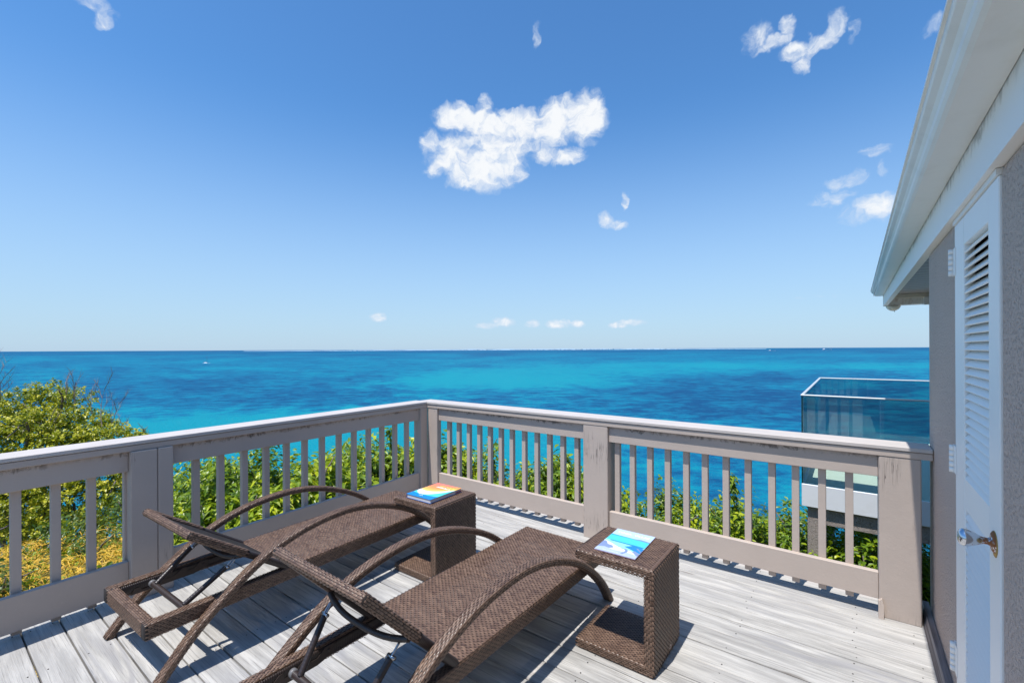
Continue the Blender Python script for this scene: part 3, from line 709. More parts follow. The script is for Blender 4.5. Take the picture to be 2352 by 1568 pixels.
# the hardback: spine side to the right, measured corners on the table top
def cover_art():
    m, t, p = mat('book_cover', rough=.35)
    sp = t.new('ShaderNodeSeparateXYZ'); t.l.new(objco(t), sp.inputs[0])
    u = t.math('ADD', t.math('DIVIDE', sp.outputs[0], .242), .5); v = t.math('ADD', t.math('DIVIDE', sp.outputs[1], .320), .5)
    def par(a, b, c): return t.math('ADD', t.math('MULTIPLY', t.math('ADD', t.math('MULTIPLY', u, c), b), u), a)
    def above(q): return t.smooth(t.math('SUBTRACT', v, q), -.004, .004)
    col = t.mix(above(par(.21, -.17, .18)), (.0, .22, .58), (.08, .62, .66))
    col = t.mix(above(par(.34, -.95, 1.35)), col, (.88, .93, .90))
    q3 = par(.45, -.42, .76); d = t.math('SUBTRACT', v, q3)
    warm = t.ramp(d, [(0, (.90, .72, .22)), (.08, (.90, .50, .10)), (.25, (.90, .29, .08)), (.5, (.88, .20, .13)), (1, (.85, .18, .17))])
    col = t.mix(above(q3), col, warm)
    t.put(p.inputs['Base Color'], col); return m
bk = tag(empty('book', (-2.407, 2.391, H1+.0035), 0), 'thick hardback book with orange, white and blue cover on the farther table', 'book')
BLUE, _, _ = mat('cover_blue', (.02, .09, .32), .4); RED, _, _ = mat('bookmark_red', (.45, .03, .04), .6)
CA = cover_art()
b = MB(); b.box(-.121, .121, -.160, .160, .0, .0028, bev=.0008); b.build('back_cover', BLUE, bk)
b = MB(); b.box(-.117, .1165, -.156, .156, .003, .0265); b.build('page_block', PAGES, bk)
b = MB(); b.box(-.121, .121, -.160, .160, .0268, .0296, bev=.0008); b.build('front_cover', CA, bk)
b = MB(); b.box(-.1235, -.1205, -.160, .160, .0, .0296, bev=.001); b.build('spine', BLUE, bk)
b = MB(); b.box(.117, .1215, .10, .158, .008, .013); b.build('bookmark', RED, bk)
text('title', 'LET YOUR', .031, INKY, bk, (.028, .098, .0299), 0, 1.0, .0012)
text('title', 'ANGUILLA', .026, INKW, bk, (.012, .071, .0299), 0, 1.05, .001)
text('author_name', 'anguilla', .011, INKW, bk, (-.01, -.128, .0299), 0, 1.2, .0003)

mg = tag(empty('magazine', (-.949, 2.406, H2+.0035), math.radians(.4)), 'thin magazine with pale sky and turquoise sea cover on the nearer table', 'magazine')
def flat(name, col, r=.3): return mat(name, col, r)[0]
b = MB(); b.box(-.113, .113, -.165, .165, 0, .0045, bev=.0006); b.build('pages', flat('mag_edge', (.40, .30, .42)), mg)
def sheet(name, pts, m, z):
    b = MB(); b.add([(x*.226-.113, y*.330-.165, z) for x, y in pts], [tuple(range(len(pts)))]); return b.build(name, m, mg)
Z0 = .0048
b = MB()
mm = [flat('print_sky', (.45, .58, .80)), flat('print_horizon', (.02, .30, .60)), flat('print_sea', (.07, .56, .72)), flat('print_shelf', (.02, .22, .55)), flat('print_pool', (.28, .70, .80)), flat('print_white', (.80, .84, .90)), flat('print_shade', (.20, .27, .45)), flat('print_mid', (.42, .50, .66)), flat('print_island', (.16, .30, .50))]
def poly(pts, mi, z): b.add([(x*.224-.112, y*.328-.164, z) for x, y in pts], [tuple(range(len(pts)))], mi)
poly([(0, 0), (1, 0), (1, 1), (0, 1)], 0, Z0)
poly([(0, 0), (1, 0), (1, .72), (0, .72)], 2, Z0+.0001)
poly([(0, .70), (.62, .70), (.62, .715), (0, .735)], 1, Z0+.0002)
poly([(.5, .70), (1, .68), (1, .715), (.9, .73), (.75, .745), (.62, .72)], 8, Z0+.0003)
poly([(0, 0), (1, 0), (1, .44), (.85, .47), (.3, .47), (0, .49)], 4, Z0+.0002)
poly([(.12, .455), (.80, .43), (.98, .42), (.98, .455), (.8, .47), (.12, .485)], 3, Z0+.0004)
poly([(.55, .34), (.95, .22), (1, .22), (1, .40), (.86, .44), (.72, .44)], 3, Z0+.0005)
poly([(0, 0), (1, 0), (1, .19), (.7, .24), (.45, .27), (.25, .35), (.1, .40), (0, .42)], 5, Z0+.0006)
poly([(0, .05), (.30, .16), (.36, .20), (.30, .27), (.16, .29), (.10, .37), (.03, .40), (0, .38)], 6, Z0+.0007)
poly([(0, 0), (1, 0), (1, .12), (.72, .15), (.40, .13), (.15, .17), (0, .12)], 7, Z0+.0008)
poly([(.60, .07), (.66, .05), (.72, .14), (.72, .22), (.64, .27), (.54, .26), (.52, .235), (.60, .245), (.655, .20), (.655, .14)], 6, Z0+.0009)
poly([(.80, .22), (.98, .10), (1, .12), (1, .2), (.86, .26)], 6, Z0+.0009)
poly([(.84, .36), (1, .25), (1, .28), (.87, .38)], 6, Z0+.001)
b.build('cover_print', mm, mg)
text('title', 'YOGA  VILLAS', .026, INKW, mg, (0, .112, Z0+.0003), 0, 1.12, .0008)
text('subtitle', 'island living and the sea', .008, INKW, mg, (-.03, -.148, Z0+.0011), 0, 1.2)

# ------------------------------------------------------------------ house (frame: x away from the deck, y along the wall)
house = tag(empty('house', HO, HR), 'grey stucco house wall with white louvred shutter door, white eave beam and gutter', 'house')
def hb(name, box, m, bev=0.0, parent=None):
    b = MB(); b.box(*box, bev=bev); return b.build(name, m, parent or house)
DL, DRt = -.851, -1.600   # door opening
hb('wall', (0, .30, DL, .043, -3.2, 2.145), STUCCO, .008)
hb('wall', (0, .30, -7.0, DRt, -3.2, 2.145), STUCCO, .006)
hb('wall', (.002, .30, DRt, DL, -3.2, -.02), STUCCO)
hb('wall', (.06, .30, DRt, DL, -.02, 2.145), DWOOD)
hb('wall', (.30, 5.0, -7.0, .04, -3.2, 2.145), STUCCO)
def sloped_beam(name, y0, y1, x0, x1, z0a, z1a, z0b, z1b, m):
    b = MB(); V = [(x, y, z) for (y, za, zb) in ((y0, z0a, z1a), (y1, z0b, z1b)) for (x, z) in ((x0, za), (x1, za), (x1, zb), (x0, zb))]
    b.add(V, [(0, 1, 2, 3), (7, 6, 5, 4), (0, 4, 5, 1), (1, 5, 6, 2), (2, 6, 7, 3), (3, 7, 4, 0)]); return b.build(name, m, house)
sloped_beam('eave_beam', -7.0, 4.28, -.03, .012, 2.147, 2.40, 2.150, 2.31, BEAM)
hb('door_header', (-.012, .05, DRt-.0, DL, 2.128, 2.1465), TRIM)
# gutter, ogee outline swept along the eave
def gutter():
    b = MB(); prof = [(-.032, 0), (-.098, 0), (-.110, .006), (-.118, .016), (-.121, .028), (-.130, .040), (-.146, .050), (-.150, .056), (-.150, .072), (-.158, .074), (-.158, .084), (-.150, .088), (-.145, .084), (-.145, .060), (-.10, .02), (-.036, .01), (-.036, .088), (-.032, .088)]
    V = []; n = len(prof); st = [(-7.0, -.052, 2.345), (4.30, -.004, 2.292)]
    for (y, dx, z) in st:
        for (x, zz) in prof: V.append((x+(dx if x < -.04 else 0), y, z+zz*(1.0 if y < 0 else .92)))
    F = [(i, (i+1) % n, n+(i+1) % n, n+i) for i in range(n)]
    b.add(V, F); o = b.build('gutter', GUTTER, house)
    c = MB(); V = [(x+(-.004 if x < -.04 else 0), 4.301, 2.292+zz*.92) for x, zz in prof[:12]]+[(-.032, 4.301, 2.292+.08)]
    V2 = [(x, y+.002, z) for x, y, z in V]; k = len(V)
    c.add(V+V2, [tuple(range(k)), tuple(range(2*k-1, k-1, -1))]+[(i, (i+1) % k, k+(i+1) % k, k+i) for i in range(k)]); c.build('gutter_end_cap', GUTTER, o)
gutter()
b = MB(); b.add([(-.13, -7.0, 2.43), (-.13, 4.40, 2.37), (2.6, 2.4, 3.35), (2.6, -5.4, 3.40), (5.4, 4.40, 2.37), (5.4, -7.0, 2.43)], [(0, 3, 2, 1), (1, 2, 4), (3, 5, 4, 2), (0, 5, 3)])
V = b.v[0].copy(); V[:, 2] -= .06; b.add(V, [(1, 2, 3, 0), (4, 2, 1), (2, 4, 5, 3), (3, 5, 0)]); b.build('roof', ROOF, house)
# porch ceiling beyond the wall corner: boards across, end beam with its packing block
ang = 0
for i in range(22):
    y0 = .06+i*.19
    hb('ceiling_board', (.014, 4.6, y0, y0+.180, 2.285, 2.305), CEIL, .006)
hb('end_beam', (.014, 4.6, 4.13, 4.28, 2.151, 2.285), BEAM, .004)
hb('beam_trim', (.014, 4.6, 4.08, 4.128, 2.235, 2.284), CREAM, .003)
hb('beam_block', (.36, .43, 4.06, 4.127, 2.135, 2.234), TRIM, .004)
b = MB(); b.lathe([(.002, -.070), (.03, -.064), (.058, -.045), (.074, -.02), (.078, .0)], 24, T=Matrix.Translation((.07, 4.20, 2.148))); b.tube([(.08, 4.20, 2.085), (.085, 4.20, 2.065)], .004, 6); b.build('dome_lamp', CREAM, house)
# gable trim between eave beam and porch
# skirting plank at the foot of the wall
b = MB(); b.add([(-.045, -5.5, .001), (-.002, -5.5, .001), (-.002, -5.5, .062), (-.030, -5.5, .062), (-.045, .10, .001), (-.002, .10, .001), (-.002, .10, .062), (-.030, .10, .062)], [(0, 1, 2, 3), (7, 6, 5, 4), (0, 4, 5, 1), (1, 5, 6, 2), (2, 6, 7, 3), (3, 7, 4, 0)])
SK, t, p = mat('skirting_wood', (.22, .18, .16), .8); gn = t.noise(t.vmath('MULTIPLY', objco(t), (30, 1.2, 60)), 1, 4); t.put(p.inputs['Base Color'], t.mix(t.smooth(gn, .35, .7), (.13, .10, .09), (.34, .30, .28)))
b.build('skirting_board', SK, house)
# louvred door
door = empty('louvred_door', (0, 0, 0), 0, house)
PL, PR = -1.050, -1.462
hb('stile', (-.006, .028, PL, DL-.003, .02, 2.126), WHITE, .003, door)
hb('stile', (-.006, .028, DRt+.003, PR, .02, 2.126), WHITE, .003, door)
hb('top_rail', (-.0055, .0275, PR+.0005, PL-.0005, 2.012, 2.1255), WHITE, .002, door)
hb('middle_rail', (-.0055, .0275, PR+.0005, PL-.0005, .950, 1.072), WHITE, .002, door)
hb('bottom_rail', (-.0055, .0275, PR+.0005, PL-.0005, .021, .14), WHITE, .002, door)
b = MB(); T_ = Matrix.Rotation(math.radians(38), 4, 'Y')
b.box(-.0245, .0245, PR+.001, PL-.001, -.0035, .0035, bev=.0015, T=Matrix.Rotation(math.radians(-52), 4, 'Y')); sm_ = b.mesh('slat', WHITE)
for (za, zb) in ((1.072, 2.012), (.14, .950)):
    n = int(round((zb-za)/.0327)); dz = (zb-za)/n
    for i in range(n):
        o = link('slat', sm_, door); o.location = (.011, 0, za+dz*(i+.5))
for (z0, z1) in ((1.914, 2.033), (1.046, 1.167), (.166, .293)):
    b = MB(); yk = -.832; b.box(-.008, -.0062, yk-.045, yk, z0, z1, bev=.0006); k = 5; hh = (z1-z0)/k
    for i in range(k): b.tube([(-.012, yk+.014, z0+i*hh+.0012), (-.012, yk+.014, z0+(i+1)*hh-.0012)], .011, 12)
    b.box(-.008, .0005, yk+.0, yk+.030, z0, z1, bev=.0006)
    b.build('hinge', WHITE, door)
def knob_mat():
    m, t, p = mat('rusty_chrome', (.62, .63, .66), .16, 1.0)
    co = objco(t); n = t.noise(co, 70, 5, .7); sp = t.new('ShaderNodeSeparateXYZ'); t.l.new(co, sp.inputs[0])
    k = t.smooth(t.math('ADD', n, t.smooth(sp.outputs[0], -.060, -.018, -.12, .12)), .52, .60)
    t.put(p.inputs['Base Color'], t.mix(k, (.62, .64, .68), (.28, .10, .03))); t.put(p.inputs['Metallic'], t.math('SUBTRACT', 1.0, k)); t.put(p.inputs['Roughness'], t.smooth(k, 0, 1, .16, .8)); return m
KM = knob_mat()
b = MB(); Tk = Matrix.Translation((-.006, -1.528, .978)) @ Matrix.Rotation(-math.pi/2, 4, 'Y')
b.lathe([(.034, 0), (.034, .003), (.027, .007), (.014, .010), (.0105, .016), (.0105, .026), (.014, .034), (.022, .048), (.027, .062), (.0275, .072), (.023, .081), (.013, .085), (.002, .086)], 32, T=Tk)
b.build('knob', KM, door)
b = MB(); RST, t, p = mat('rust_stain', (.45, .28, .08), .8)
b.lathe([(.040, 0), (.041, .0012), (.030, .0015)], 18, T=Matrix.Translation((-.006, -1.532, .974)) @ Matrix.Rotation(-math.pi/2, 4, 'Y')); 
random.seed(8)
for i in range(9):
    y_ = -1.532+random.uniform(-.03, .028); z_ = .950-random.uniform(0, .016); b.box(-.0068, -.0062, y_, y_+random.uniform(.003, .007), z_, z_+random.uniform(.004, .012))
b.build('rust_ring', RST, door)

# ------------------------------------------------------------------ glass balcony beyond the railing
bal_ = tag(empty('glass_balcony', HO, HR), 'glass walled balcony with pale fascia on grey stucco columns beyond the deck railing', 'balcony')
def gb(name, box, m, bev=0.0):
    b = MB(); b.box(*box, bev=bev); return b.build(name, m, bal_)
gx0, gy0, gx1, gy1 = -.822, 2.40, 4.5, 6.0
gb('floor_slab', (gx0+.03, gx1, gy0+.03, gy1-.03, -.15, .082), CREAM)
gb('fascia', (gx0, gx1, gy0-.012, gy0+.028, -.157, .088), FASC, .003)
gb('fascia', (gx0-.002, gx0+.028, gy0+.029, gy1+.01, -.157, .088), FASC, .003)
gb('fascia', (gx0, gx1, gy1-.028, gy1+.012, -.158, .087), FASC, .003)
gb('beam', (gx0+.06, gx1, gy0+.04, gy0+.26, -.345, -.159), STUCCO2, .004)
gb('beam', (gx0+.06, gx1, gy1-.4, gy1-.12, -.345, -.159), STUCCO2, .004)
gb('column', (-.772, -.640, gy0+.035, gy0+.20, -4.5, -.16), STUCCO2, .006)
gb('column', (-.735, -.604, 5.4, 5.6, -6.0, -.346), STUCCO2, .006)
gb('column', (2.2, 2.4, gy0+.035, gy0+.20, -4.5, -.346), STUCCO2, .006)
GL = bpy.data.materials.new('balcony_glass'); GL.use_nodes = True; t = NT(GL.node_tree); t.n.clear()
tr = t.new('ShaderNodeBsdfTransparent'); tr.inputs[0].default_value = (.70, .83, .83, 1)
gs = t.new('ShaderNodeBsdfGlossy'); gs.inputs['Roughness'].default_value = .01; gs.inputs[0].default_value = (.9, .97, 1, 1)
fr_ = t.new('ShaderNodeFresnel'); fr_.inputs[0].default_value = 1.52
mx = t.new('ShaderNodeMixShader'); t.l.new(t.math('MULTIPLY', t.math('MINIMUM', fr_.outputs[0], .9), 1.15, clamp=True), mx.inputs[0]); t.l.new(tr.outputs[0], mx.inputs[1]); t.l.new(gs.outputs[0], mx.inputs[2])
t.l.new(mx.outputs[0], t.new('ShaderNodeOutputMaterial').inputs[0])
GE, _, _ = mat('glass_edge', (.005, .035, .035), .15); ALU, _, _ = mat('rail_aluminium', (.58, .60, .62), .35, .2)
gz0, gz1 = .089, 1.066
for (name, box) in (('glass_panel', (gx0+.012, gx0+1.55, gy0+.002, gy0+.014, gz0, gz1)), ('glass_panel', (gx0+1.556, gx0+3.4, gy0+.002, gy0+.014, gz0, gz1)),
                    ('glass_panel', (gx0+.000, gx0+.012, gy0+.016, gy0+1.78, gz0, gz1)), ('glass_panel', (gx0+.000, gx0+.012, gy0+1.786, gy1-.02, gz0, gz1)),
                    ('glass_panel', (gx0+.012, gx0+1.9, gy1-.014, gy1-.002, gz0, gz1)), ('glass_panel', (gx0+1.906, gx0+4.4, gy1-.014, gy1-.002, gz0, gz1))):
    gb(name, box, GL)
gb('glass_edge', (gx0-.001, gx0+.011, gy0+.001, gy0+.0155, gz0, gz1), GE)
gb('handrail', (gx0-.008, gx1, gy0-.012, gy0+.024, gz1, gz1+.014), ALU, .003)
gb('handrail', (gx0-.008, gx0+.022, gy0+.025, gy1-.022, gz1, gz1+.0138), ALU, .003)
gb('handrail', (gx0-.008, gx1, gy1-.021, gy1+.012, gz1, gz1+.014), ALU, .003)

# ------------------------------------------------------------------ vegetation
def leaves(bm, ells, ntw, ll, lw, seed, per=9, tone=(.45, .22), droop=.5, inner=.25, twl=.3, upbias=.25):
    R = np.random.RandomState(seed); E_ = np.array(ells, float); wts = (E_[:, 3]*E_[:, 4]+E_[:, 5]*E_[:, 4]); wts /= wts.sum()
    ei = R.choice(len(E_), ntw, p=wts); d = R.normal(size=(ntw, 3)); d[:, 2] += upbias; d /= np.linalg.norm(d, axis=1)[:, None]
    lump = 1+.10*np.sin(d[:, 0]*7+ei)+.09*np.sin(d[:, 1]*9+ei*2)+.08*np.sin(d[:, 2]*8+ei*3)
    rad = lump*(1-np.abs(R.normal(0, inner, ntw)))+R.exponential(.022, ntw); rad = np.clip(rad, .15, 1.4)
    P_ = E_[ei, :3]+d*E_[ei, 3:6]*rad[:, None]
    D = d+np.array([0, 0, .45])+R.normal(0, .35, (ntw, 3)); D /= np.linalg.norm(D, axis=1)[:, None]
    k = np.arange(per); tt = (k+.5)/per
    base = P_[:, None]-D[:, None]*(twl*(1-tt))[None, :, None]; base[..., 2] -= (twl*.25*(tt**2))[None]
    a = np.cross(D, np.array([0, 0, 1.0])+R.normal(0, .05, (ntw, 3))); a /= np.linalg.norm(a, axis=1)[:, None]; b_ = np.cross(D, a)
    ph = k*2.4+R.uniform(0, 6.28, ntw)[:, None]+R.normal(0, .3, (ntw, per))
    ldir = a[:, None]*np.cos(ph)[..., None]+b_[:, None]*np.sin(ph)[..., None]+D[:, None]*.55+np.array([0, 0, -droop])+R.normal(0, .16, (ntw, per, 3))
    ldir /= np.linalg.norm(ldir, axis=2)[..., None]
    ref = np.array([0, 0, 1.0])+R.normal(0, .35, (ntw, per, 3)); sd = np.cross(ldir, ref); sd /= np.linalg.norm(sd, axis=2)[..., None]; nn = np.cross(sd, ldir)
    L_ = ll*R.uniform(.65, 1.2, (ntw, per))*(1-.35*(tt[None]-.3)**2*2); Wd = lw*R.uniform(.8, 1.15, (ntw, per))*(L_/ll)
    l = L_[..., None]; w_ = Wd[..., None]; dn = np.array([0, 0, -1.0])
    v0 = base; v1 = base+ldir*l*.36+sd*w_*.5+nn*w_*.14; v2 = base+ldir*l*.36-sd*w_*.5+nn*w_*.14; v3 = base+ldir*l*.42; v4 = base+ldir*l*.95+dn*l*.22*(.4+R.uniform(0, 1, (ntw, per, 1)))
    v5 = base+ldir*l*.70+sd*w_*.36+dn*l*.06+nn*w_*.08; v6 = base+ldir*l*.70-sd*w_*.36+dn*l*.06+nn*w_*.08
    V = np.stack([v0, v1, v2, v3, v4, v5, v6], 2).reshape(-1, 3); n = ntw*per; o = (np.arange(n)*7)[:, None]
    F = np.concatenate([(o+np.array([[0, 3, 1]])), (o+np.array([[0, 2, 3]])), (o+np.array([[1, 3, 5]])), (o+np.array([[3, 2, 6]])), (o+np.array([[3, 4, 5]])), (o+np.array([[3, 6, 4]]))], 0)
    tw = R.normal(tone[0], tone[1], ntw)[:, None]+np.linspace(-.10, .12, per)[None]+R.normal(0, .10, (ntw, per)); tw = np.clip(tw, 0, 1).reshape(-1)
    bm.add(V, F, 0, np.tile(tw, 6), False)
    return P_, D
def stems(bm, root, tips, D, n, r0, seed, twig=True):
    random.seed(seed); root = Vector(root)
    sel = random.sample(range(len(tips)), min(n, len(tips)))
    for i in sel:
        p = Vector(tips[i]); d = Vector(D[i]); m1 = root.lerp(p, .35)+Vector((random.uniform(-.15, .15), random.uniform(-.15, .15), -.05)); m2 = p-d*.35+Vector((0, 0, -.1))
        bm.tube([tuple(q) for q in catmull([root, m1, m2, p], 4)], [r0*(1-j/13*.86) for j in range(13)], 5)
def bush(label, loc, ells, ntw, ll, lw, seed, m=LEAF_A, tone=(.5, .2), group='bushes below the deck railings', name='leafy_bush', cat='bush', **kw):
    root = tag(empty(name, loc), label, cat, group)
    b = MB(); P_, D = leaves(b, ells, ntw, ll, lw, seed, tone=tone, **kw); tag(b.build('foliage', m, root), kind='stuff')
    b = MB(); lowest = min(e[2]-e[5] for e in ells); stems(b, (0, 0, lowest-.6), P_, D, 38, .028, seed); b.build('stems', BARK, root)
    return root
random.seed(3)
def lumps(rx, ry, rz, n, seed, spread=.75):
    R = random.Random(seed); out = [(0, 0, 0, rx*.85, ry*.85, rz*.9)]
    for i in range(n):
        a = R.uniform(0, 6.28); q = R.uniform(.35, spread); s = R.uniform(.32, .52)
        out.append((math.cos(a)*rx*q, math.sin(a)*ry*q, R.uniform(-.1, .55)*rz, rx*s, ry*s, rz*s))
    return out
# label, (x, y, ztop), (rx, ry, rz), twigs, leaf length, tone
SPEC = [
 ('bright yellow-green large-leaved bush just behind the left railing post', (-5.15, 1.95, -.42), (.75, .95, .8), 1000, .13, .70),
 ('light green drooping-leaved bush in the middle behind the left railing', (-5.2, 3.05, .02), (.8, .8, .95), 950, .12, .62),
 ('taller green bush reaching the top rail behind the left railing', (-6.3, 3.0, .30), (.9, .9, 1.3), 1050, .10, .45),
 ('bush with loose upright shoots against the sea behind the left railing', (-5.9, 4.4, .16), (.8, .8, 1.1), 900, .105, .50),
 ('green bush showing between the last balusters left of the deck corner', (-5.0, 4.75, .10), (.7, .7, 1.0), 850, .11, .58),
 ('leafy bush showing between the first balusters right of the deck corner', (-4.35, 5.35, .08), (.75, .7, 1.1), 950, .11, .55),
 ('bush with weeping pointed leaves behind the railing between corner and middle post', (-3.45, 5.55, .0), (.75, .7, 1.1), 950, .12, .52),
 ('lower bush just left of the middle railing post with a shoot reaching up', (-2.75, 5.75, -.28), (.7, .7, 1.0), 850, .11, .50),
 ('dull green bush with grey twigs just right of the middle railing post', (-1.95, 5.95, -.22), (.8, .8, 1.1), 1000, .085, .32),
 ('dense bush with yellow young leaves half way between middle post and balcony', (-1.15, 6.25, -.20), (.85, .85, 1.15), 1150, .10, .48),
 ('dense dark green bush with yellow tufts beside the balcony column', (-.45, 6.45, -.24), (.8, .75, 1.2), 1100, .10, .42),
 ('green bush beyond the bright large-leaved one by the left railing post', (-6.7, 2.6, -.05), (.9, .9, 1.2), 950, .10, .50),
 ('rounded green bush behind the left railing where the arched lounger legs cross it', (-5.6, 3.75, -.02), (.8, .8, 1.1), 950, .105, .60),
 ('bush growing under the glass balcony behind its columns', (.15, 7.0, -.40), (1.2, .9, 1.0), 1300, .09, .40),
 ('bush seen low in the gap between railing end post and house wall', (1.0, 5.3, -.75), (.9, .9, 1.1), 800, .09, .40),
]
for i, (lab, (x, y_, zt), (rx, ry, rz), ntw, ll, tn) in enumerate(SPEC):
    rx *= 1.3; ry *= 1.3; rz *= 1.25; zt += .34 if x < -4.6 else (.20 if x < -2.2 else .08); ll *= 1.15 if x < -4.6 else 1.0
    bush(lab, (x, y_, zt-rz), lumps(rx, ry, rz, 11, 40+i), int(ntw*2.3), ll, ll*.42, 100+i, tone=(tn, .20), droop=.75 if 'droop' in lab or 'weep' in lab or 'large' in lab else .55, twl=.30)
# background shrubs low on the slope, dark, filling below the crowns
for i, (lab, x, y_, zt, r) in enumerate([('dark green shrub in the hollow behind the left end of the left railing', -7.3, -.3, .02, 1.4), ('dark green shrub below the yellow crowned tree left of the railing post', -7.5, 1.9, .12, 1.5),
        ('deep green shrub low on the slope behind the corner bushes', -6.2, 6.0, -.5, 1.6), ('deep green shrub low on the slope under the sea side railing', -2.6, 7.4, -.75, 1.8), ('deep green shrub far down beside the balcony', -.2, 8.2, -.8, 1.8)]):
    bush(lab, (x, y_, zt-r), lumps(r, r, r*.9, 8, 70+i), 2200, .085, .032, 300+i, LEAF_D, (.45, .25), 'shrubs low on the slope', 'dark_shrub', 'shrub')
# stray shoots standing above the hedge against the sea
def shoot(lab, base, tip, n, seed):
    root = tag(empty('tall_shoot', base), lab, 'shoot', 'single shoots above the hedge'); R = random.Random(seed)
    b = MB(); t1 = Vector(tip)-Vector(base); path = catmull([Vector((0, 0, 0)), t1*.5+Vector((.03, 0, .02)), t1], 5); b.tube([tuple(q) for q in path], [.006*(1-.6*j/len(path)) for j in range(len(path))], 5); b.build('stem', BARK, root)
    b = MB(); el_ = [(t1.x*k, t1.y*k, t1.z*k, .05, .05, .06) for k in (.45, .6, .75, .88, 1.0)]; leaves(b, el_, n, .10, .036, seed, per=6, tone=(.45, .2), droop=.8, twl=.08); tag(b.build('foliage', LEAF_A, root), kind='stuff')
shoot('thin upright shoot with a few leaves against the sea right of the deck corner', (-4.0, 5.2, -.5), (-4.05, 5.1, .36), 16, 1)
shoot('leaning leafy shoot against the sea left of the middle railing post', (-2.55, 5.5, -.9), (-2.5, 5.35, -.02), 22, 2)
shoot('short leafy shoot above the dense bush right of the middle post', (-1.0, 6.0, -.6), (-1.02, 6.0, .10), 22, 3)
shoot('leafy shoot rising behind the left railing close to the corner', (-5.3, 4.4, -.4), (-5.35, 4.4, .42), 22, 4)

# the broad yellow-green tree on the left, with bare twigs above its crown
def bare(bm, p, d, L_, r, depth, R):
    p = Vector(p); d = Vector(d).normalized(); pts = [p]; q = p.copy(); dd = d.copy()
    for i in range(5):
        dd = (dd+Vector((R.uniform(-.16, .16), R.uniform(-.16, .16), R.uniform(-.05, .16)))).normalized(); q = q+dd*L_/5; pts.append(q.copy())
        if depth > 0 and i > 0:
            for _ in range(1 if depth > 1 else 2):
                nd = (dd+Vector((R.uniform(-.9, .9), R.uniform(-.9, .9), R.uniform(-.1, .6)))).normalized(); bare(bm, q, nd, L_*R.uniform(.35, .55), r*.55, depth-1, R)
    bm.tube([tuple(x) for x in pts], [r*(1-.8*j/5) for j in range(6)], 3, smooth=False)
tree = tag(empty('broad_tree', (-11.9, 1.6, -2.2)), 'broad tree with yellow-green crown and bare grey twigs standing left of the deck', 'tree')
def tl(px, py, dep):   # a point of the tree, from the measured crown, relative to its base
    q = FW*dep+RT*((px-1176)/1045.3*dep); return (q.x+11.9, q.y-1.6, EYE-(py-801.5)/1045.3*dep+2.2)
E2 = []
for (px, py, dep, r, rz) in ((110, 905, 8.6, .42, .34), (60, 930, 8.4, .55, .45), (10, 960, 8.3, .6, .5), (150, 930, 8.5, .50, .45), (180, 975, 8.3, .55, .45), (90, 990, 8.0, .75, .55), (230, 985, 8.2, .42, .34), (265, 1010, 8.1, .45, .34), (310, 1010, 8.2, .30, .26), (20, 1030, 7.9, .8, .6), (-60, 985, 8.0, .8, .6), (150, 1050, 7.9, .8, .55), (-20, 1100, 7.8, .9, .6), (330, 1000, 8.3, .18, .18), (-150, 1000, 8.0, .9, .8), (240, 1080, 8.0, .6, .4), (90, 1090, 7.8, .8, .5), (60, 1170, 7.4, .8, .5), (190, 1150, 7.6, .7, .5), (270, 1150, 7.9, .6, .45), (-30, 1180, 7.4, .8, .6), (130, 1230, 7.3, .7, .4), (310, 1090, 8.2, .5, .4)):
    x, y_, z_ = tl(px, py, dep); E2.append((x, y_, z_, r, r, rz))
b = MB(); P_, D = leaves(b, E2, 5600, .072, .040, 77, per=8, tone=(.60, .20), droop=.15, inner=.22, twl=.14, upbias=.5); tag(b.build('foliage', LEAF_B, tree), kind='stuff')
b = MB(); stems(b, (0, 0, -.9), P_, D, 26, .05, 5); b.build('trunk', BARK, tree)
b = MB(); R = random.Random(21)
for (px, py, dep, L_, dx) in ((150, 930, 8.3, .62, .0), (160, 945, 8.3, .7, .15), (235, 960, 8.2, .75, -.25), (245, 975, 8.2, .62, .25), (290, 1000, 8.2, .40, .05), (2, 905, 8.2, .55, .0), (-8, 930, 8.2, .8, .1), (325, 985, 8.3, .22, .3), (120, 1000, 7.9, .5, .3), (60, 990, 7.9, .4, -.3), (215, 940, 8.3, .42, -.5)):
    bare(b, tl(px, py+25, dep), tuple(Vector((0, 0, 1))+RT*dx), L_, .011, 2, R)
tag(b.build('bare_twigs', TWIG, tree), kind='stuff')
# yellow vine mat sprawling below the left railing
def mat_h(x, y): return -.62+.16*mnoise.noise(Vector((x*1.1, y*1.1, 2)))+.10*mnoise.noise(Vector((x*3, y*3, 5)))-.30*max(0, -5.0-x)*.25
vm = tag(empty('vine_mat', (-6.2, .6, -.6)), 'tangled mat of yellow-orange vine sprawling below the left railing', 'vine')
b = MB(); R = np.random.RandomState(9); n = 15000
X = R.uniform(-2.4, 2.2, n); Y = R.uniform(-2.6, 1.55, n); keep = ((X+.1)/2.4)**2+((Y+.5)/2.1)**2 < 1+.25*np.sin(X*5)*np.sin(Y*4); X = X[keep]; Y = Y[keep]; n = len(X)
Zz = np.array([mat_h(x-6.2, y+.6)+.6 for x, y in zip(X, Y)])+R.uniform(-.05, .06, n)
a = R.uniform(0, 6.28, n); L_ = R.uniform(.05, .16, n); dz = R.normal(0, .03, n); P0 = np.stack([X, Y, Zz], 1); dv = np.stack([np.cos(a)*L_, np.sin(a)*L_, dz], 1); sdv = np.stack([-np.sin(a), np.cos(a), R.normal(0, .6, n)], 1)*.0032
m1 = P0+dv*.5+np.stack([np.zeros(n), np.zeros(n), R.uniform(.005, .035, n)], 1)
